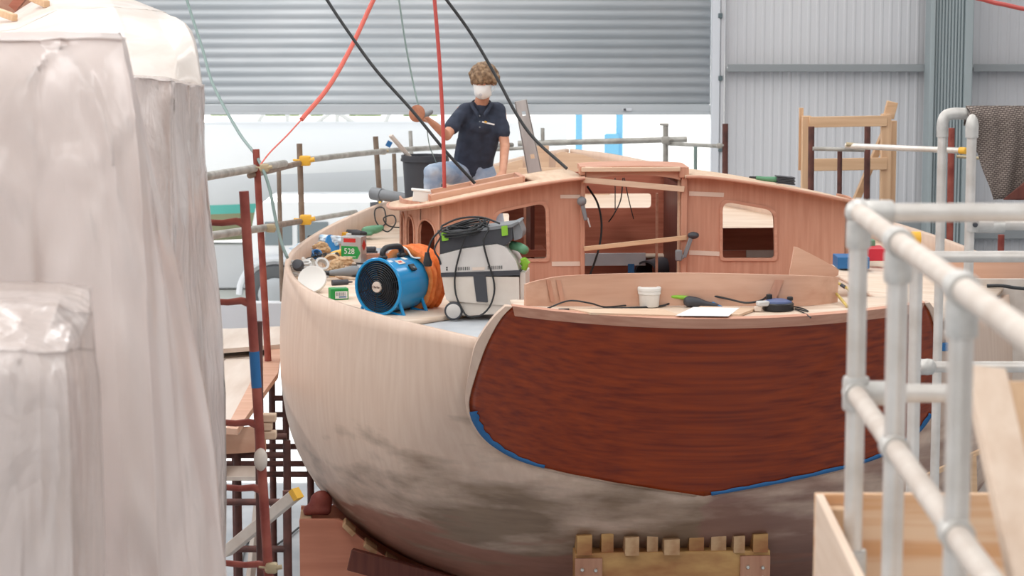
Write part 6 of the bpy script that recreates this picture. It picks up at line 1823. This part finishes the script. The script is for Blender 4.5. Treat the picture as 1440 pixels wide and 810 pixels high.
tubes(t, 'rail', M['dusty'], [RA_(5.72, zt1), RA_(2.0, zt1)], T_R, 18)
tubes(t, 'rail', M['dusty'], [RA_(5.72, zm1), RA_(2.0, zm1)], T_R, 18)
ex = V((1, 0.0, 0))
tubes(t, 'rail', M['galv'], [c0 + V((0, 0, 0)), c0 + ex * 1.6], T_R, 18)
cm = V((c0.x, c0.y, zm1)); tubes(t, 'rail', M['galv'], [cm, cm + ex * 1.6], T_R, 18)
mb = MB(); mb.sphere(c0, .036, sub=3); mb.build('pipe_fitting', M['galvfit'], t, world=True)
fitting(t, c0 + ex * .05, ex, .032, .07); fitting(t, cm + ex * .05, ex, .032, .08); fitting(t, cm, (0, 0, 1), .034, .085)
fitting(t, RA_(5.72, at(0, 792, 5.72).z), (0, 0, 1), .036, .07)
tubes(t, 'post', M['galv'], [V((c0.x + 1.6, c0.y, 0)), c0 + ex * 1.6], T_R, 18)
# toe boards
zt = at(1148, 697, 6.0).z; q0 = at(1148, 697, 6.0)
mb = MB(); a = V((q0.x + .012, 6.02, zt - .2)); b = a + dA * (2.6 - 6.02); mb.bar(a, b, .022, .4, bev=.002); mb.build('toe_board', M['pine_y'], t, world=True)
mb = MB(); a = V((q0.x, 6.03, zt - .2)); mb.bar(a, a + ex * 1.9, .022, .4, bev=.002); mb.build('toe_board', M['spruce'], t, world=True)
mb = MB(); mb.box((q0.x + .055, 5.99, zt - .03 - .18), (.055, .05, .36), None, .003); mb.build('corner_batten', M['pine_z'], t, world=True)
mb = MB(); mb.box((q0.x + .95, 4.3, zt - .42), (1.9, 3.6, .03)); mb.build('platform', M['weatherboard'], t, world=True)
# planks leaning inside the rail
for (p, q, wd, th, m_, lab) in (((1384, 520, 4.55), (1452, 830, 4.2), .085, .03, 'pine_z', 'long pale plank leaning inside the near guard rail'), ((1420, 540, 4.7), (1476, 800, 4.5), .07, .04, 'pine_z', 'shorter brown plank leaning behind the pale plank at the right edge')):
    a, b = at(*p), at(*q); e = (b - a).normalized(); f = b + e * ((b.z - (zt - .40)) / -e.z if e.z < 0 else 0)
    mb = MB(); mb.bar(a, f, th, wd, up=(1, .35, 0), bev=.003); tag(mb.build('timber_plank', M['pine_z' if th > .035 else 'pine_y'], smooth=30), lab, 'plank', 'planks inside the guard rail')

# middle guard rail
t = thing('guard_rail', 'middle galvanised guard rail with its post cutting across the transom edge', 'guard rail', V((at(1292, 660, 8.5).x, 8.5, 0)))
x = at(1289, 520, 8.5).x
tubes(t, 'post', M['galv'], [V((x, 8.5, 0)), at(1289, 360, 8.5)], T_R, 16)
a = at(1283, 516, 9.6); b = at(1500, 516, 9.6); tubes(t, 'rail', M['galv'], [a, b], T_R, 16)
fitting(t, at(1302, 516, 9.6), (1, 0, 0), .034, .06); mb = MB(); mb.sphere(at(1304, 516, 9.56), .04, (1, .8, .9)); mb.build('pipe_fitting', M['galvfit'], t, world=True)
a = at(1296, 361, 9.6); b = at(1500, 361, 9.6); tubes(t, 'rail', M['galv'], [a, b], T_R, 16)
tubes(t, 'post', M['galv'], [V((b.x, b.y, 0)), V((b.x, b.y, b.z + .3))], T_R, 16)
tubes(t, 'rail', M['galv'], [at(1289, 362, 8.5), at(1296, 361, 9.6)], T_R, 16)

# far guard rail with the mat
Yb = 11.8
c = at(1326, 160, Yb); t = thing('guard_rail', 'far galvanised guard rail with rounded corner, under the draped mat', 'guard rail', V((c.x, c.y, 0)))
mb = MB(); mb.tube(catmull([V((c.x, Yb, 0)), V((c.x, Yb, c.z - .6)), V((c.x, Yb, c.z - .1)), V((c.x, Yb, c.z - .045)), V((c.x + .012, Yb, c.z - .012)), V((c.x + .045, Yb, c.z)), V((c.x + .1, Yb, c.z)), V((c.x + 1.0, Yb, c.z))], 6), T_R, 16); mb.build('bent_rail', M['galv'], t, world=True)
mb = MB(); mb.tube(catmull([V((c.x, Yb, c.z - .12)), V((c.x, Yb, c.z - .05)), V((c.x + .014, Yb, c.z - .013)), V((c.x + .05, Yb, c.z)), V((c.x + .12, Yb, c.z))], 6), .031, 16); mb.build('pipe_fitting', M['galvfit'], t, world=True)
q = at(1367, 176, 11.0)
tubes(t, 'post', M['galv'], [V((q.x, 11.0, 0)), q], T_R, 16)
mb = MB(); mb.lathe([(.031, -.06), (.032, .0), (.026, .03), (.012, .05), (0, .054)], q, (0, 0, 1), 20); mb.build('post_cap', M['galvfit'], t, world=True)
k = at(1367, 316, 11.0); tubes(t, 'rail', M['galv'], [k, at(1500, 318, 11.2)], T_R, 16)
fitting(t, k, (0, 0, 1), .034, .07); fitting(t, at(1392, 318, 11.05), (1, 0, 0), .034, .14)
mb = MB(); mb.lathe([(0, 0), (.012, 0), (.012, .012), (0, .014)], at(1371, 316, 10.96), (0, -1, 0), 12); mb.build('set_screw', M['darkgrey'], t, world=True)
tubes(t, 'post', M['galv'], [V((c.x + 1.0, Yb, 0)), V((c.x + 1.0, Yb, c.z))], T_R, 16)

# basketweave mat draped over the far rail
mb = MB(); rows = []
zr_ = c.z + T_R + .012
for i in range(41):
    u = i / 40; px = 1360 + 130 * u
    xt = at(px, 156, Yb - .03).x
    # lower edge of the front fall: steep left edge running to a low point
    pyb = 164 + (280 - 164) * min(1, (u / .30)) if u < .30 else 280 - 10 * (u - .3)
    row = []
    row.append(V((xt, Yb + .05, zr_ - (.10 if u < .1 else .24))))
    row.append(V((xt, Yb + .035, zr_ - .03))); row.append(V((xt, Yb, zr_)))
    zbot = at(px, pyb, Yb - .05).z
    for k in range(1, 13):
        v = k / 12
        wv = .02 * math.sin(u * 17 + v * 2) * v + .012 * math.sin(u * 31)
        z = zr_ - .012 - (zr_ - .012 - zbot) * v
        row.append(V((xt + .01 * math.sin(v * 5), Yb - .035 - .05 * v ** .7 - wv, z)))
    rows.append(row)
mb.grid(rows)
mat_o = mb.build('grip_mat', M['basket'], smooth=60, solid=.006, solid_off=1)
tag(mat_o, 'dark brown basketweave mat draped over the far guard rail', 'mat')
# folded second layer of the mat
mb = MB(); rows = []
for i in range(16):
    u = i / 15; px = 1412 + 70 * u; xt = at(px, 250, Yb - .13).x; pyt = 280 - 62 * u
    za_, zb2 = at(px, pyt, Yb - .13).z, at(px, 281, Yb - .13).z
    rows.append([V((xt, Yb - .125 - .02 * math.sin(u * 3), za_ + (zb2 - za_) * k / 6)) for k in range(7)])
mb.grid(rows); fl = mb.build('mat_flap', M['mah_dark'], mat_o, world=True, smooth=60, solid=.005)

# ------------------------------------------------------------------ timber trestle and scaffold tubes beyond the house
Yt = 21.3
def tb(px, py, Y=Yt): return at(px, py, Y)
t = thing('timber_trestle', 'tall pine timber trestle frame standing beyond the starboard side', 'trestle', V((tb(1190, 400).x, Yt, 0)))
for (p0, p1, y0_, w_, dy) in ((1134, 1137, 163, .085, 0), (1246, 1246, 160, .09, 0)):
    a = tb(p0, y0_); mb = MB(); mb.bar(V((a.x + .02, Yt, 0)), a, .09, w_, up=(1, 0, 0), bev=.004); mb.build('post', M['pine_z'], t, world=True)
a = tb(1128, 152); mb = MB(); mb.bar(V((a.x, Yt + .06, tb(0, 240).z)), V((a.x, Yt + .06, a.z)), .03, .04, up=(1, 0, 0), bev=.002); mb.build('packer', M['pine_z'], t, world=True)
for (y0_, y1_) in ((163, 178), (222, 239)):
    a, b = tb(1137, (y0_ + y1_) / 2 + 1), tb(1246, (y0_ + y1_) / 2 - 1); h = abs(tb(0, y0_).z - tb(0, y1_).z)
    mb = MB(); mb.bar(a + V((0, -.05, 0)), b + V((0, -.05, 0)), .04, h, bev=.004); mb.build('cross_rail', M['pine'], t, world=True)
a, b = tb(1254, 142, Yt - .1), tb(1192, 300, Yt + .6); e = (b - a).normalized()
mb = MB(); mb.bar(tb(1249, 166, Yt + .08), tb(1255, 143, Yt + .08), .07, .1, up=(1, 0, 0), bev=.004); mb.build('head_block', M['pine'], t, world=True)
a, b = tb(1246, 182, Yt + .15), tb(1196, 300, Yt + .3); e = (b - a).normalized(); f = b + e * (b.z / -e.z)
mb = MB(); mb.bar(a, f, .06, .1, up=(0, 1, 0), bev=.004); mb.build('brace', M['pine'], t, world=True)
a = tb(1257, 170, Yt + .25); mb = MB(); mb.bar(V((a.x, Yt + .3, 0)), V((a.x, Yt + .3, a.z)), .05, .07, up=(1, 0, 0), bev=.004); mb.build('post', M['pine_z'], t, world=True)

t = thing('scaffold_rail', 'scaffold tubes with a yellow-capped horizontal pole on the starboard side', 'scaffold', V((tb(1220, 300, 20.3).x, 20.3, 0)))
for (px, py, m_, r) in ((1141, 178, 'rustdark', .028), (1181, 211, 'rustdark', .022), (1220, 178, 'rustdark', .028), (1338, 180, 'rust', .03)):
    a = at(px, py, 20.3); tubes(t, 'post', M[m_], [V((a.x + .03, 20.3, 0)), a], r)
a, b = at(1143, 209, 20.2), at(1216, 211, 20.2); tubes(t, 'pole', M['steelgrey'], [a, b], .018)
a, b = at(1190, 205, 20.15), at(1354, 212, 19.3); tubes(t, 'pole', M['galv'], [a, b], .026)
e = (b - a).normalized(); mb = MB(); mb.tube([b - e * .03, b + e * .03, b + e * .035], [.03, .03, .024], 16); mb.build('end_cap', M['yellow'], t, world=True)
coupler(t, at(1206, 206, 20.1), M['brass'], .035); tubes(t, 'pole', M['brass'], [at(1190, 203, 20.1), at(1214, 205, 20.1)], .02)
a = at(1408, 330, 20.3); tubes(t, 'post', M['rust'], [V((a.x, 20.3, 0)), a], .03)
a, b = at(1345, 220, 20.3), at(1384, 223, 20.3); tubes(t, 'pole', M['brass'], [a, b], .014)

# guard rail at the bow, in the right half of the doorway
t = thing('scaffold_rail', 'grey scaffold guard rail across the doorway behind the companion hatch', 'scaffold', V((at(935, 300, 24).x, 24, 0)))
tubes(t, 'rail', M['steelgrey'], [at(728, 202, 24), at(966, 196, 24)], .03)
tubes(t, 'rail', M['steelgrey'], [at(690, 211, 24.3), at(760, 207, 24.3)], .018)
tubes(t, 'rail', M['steelgrey'], [at(938, 202, 24), at(1022, 206, 23.0)], .02)
for (px, py, m_, r, Y) in ((763, 180, 'steelgrey', .02, 24), (936, 175, 'steelgrey', .028, 24), (1020, 174, 'rustdark', .03, 23.0), (978, 206, 'greycable', .018, 23.4)):
    a = at(px, py, Y); tubes(t, 'post', M[m_], [V((a.x + .02, Y, 0)), a], r)
coupler(t, at(936, 197, 23.9), M['steelgrey'], .05); coupler(t, at(1012, 205, 23.0), M['steelgrey'], .035)
mb = MB(); a = at(934, 175, 24); mb.box(a, (.09, .08, .02)); mb.build('post_top', M['steelgrey'], t, world=True)

# ------------------------------------------------------------------ clutter on the starboard side, behind the rails
def panel(name, m, x0, y0, x1, y1, Y, d, lab, cat, to_floor=False, group=None):
    a, b = at(x0, y1, Y), at(x1, y0, Y); z0_ = 0 if to_floor else a.z
    mb = MB(); mb.box(((a.x + b.x) / 2, Y + d / 2, (z0_ + b.z) / 2), (b.x - a.x, d, b.z - z0_), None, .003)
    return tag(mb.build(name, m, smooth=30), lab, cat, group)
panel('plywood_sheet', M['okoume'], 1300, 354, 1500, 396, 15.6, .02, 'long pinkish plywood panel on edge behind the far rails', 'panel')
panel('stained_sheet', M['weatherboard'], 1372, 392, 1500, 478, 15.2, .02, 'stained grey plywood panel at the right edge below the pinkish one', 'panel', True)
mb = MB(); mb.tube(catmull([at(1388, 402, 15.1), at(1410, 402, 15.1), at(1430, 405, 15.1), at(1470, 408, 15.1)], 6), .012, 8); tag(mb.build('power_cable', M['blackcable']), 'black cable lying across the stained panel at the right edge', 'cable')
o = panel('red_case', M['redbox'], 1222, 350, 1246, 367, 15.9, .25, 'red plastic case on the starboard deck behind the near rail post', 'case')
o = panel('blue_case', M['bluetape'], 1178, 362, 1223, 378, 15.6, .25, 'blue plastic case low on the starboard deck beside the house', 'case')
o = panel('green_tool', M['sagegreen'], 1222, 338, 1231, 348, 16.1, .1, 'small green tool on top of the red case', 'tool')
a, b = at(1281, 335, 14.9), at(1294, 335, 14.9); mb = MB(); mb.tube([a, b], .045, 14); tag(mb.build('pole_cap', M['yellow']), 'yellow end cap of a pole behind the middle rail', 'cap')
# timber staging and red posts low on the right
for (px, py, Y, lab) in ((1417, 484, 18.0, 'left dark red tube of the pair below the stained panel'), (1438, 486, 18.0, 'right dark red tube of the pair below the stained panel'), (1424, 600, 16.5, 'dark red tube standing under the starboard bilge')):
    a = at(px, py, Y); mb = MB(); mb.tube([V((a.x, Y, 0)), a], .05, 14); mb.box((a.x, Y, .005), (.2, .2, .01)); tag(mb.build('scaffold_tube', M['rustdark']), lab, 'scaffold tube', 'tubes on the starboard side')
a, b = at(1298, 672, 12.9), at(1384, 632, 13.6); mb = MB(); mb.bar(a, b, .02, .03, bev=.002); mb.bar(a.lerp(b, .8), V((a.lerp(b, .8).x + .1, a.lerp(b, .8).y, 0)), .04, .04); mb.bar(a.lerp(b, .1), V((a.lerp(b, .1).x, a.lerp(b, .1).y, 0)), .04, .04)
tag(mb.build('timber_batten', M['pine'], smooth=30), 'thin pale batten sloping under the starboard bilge', 'batten')
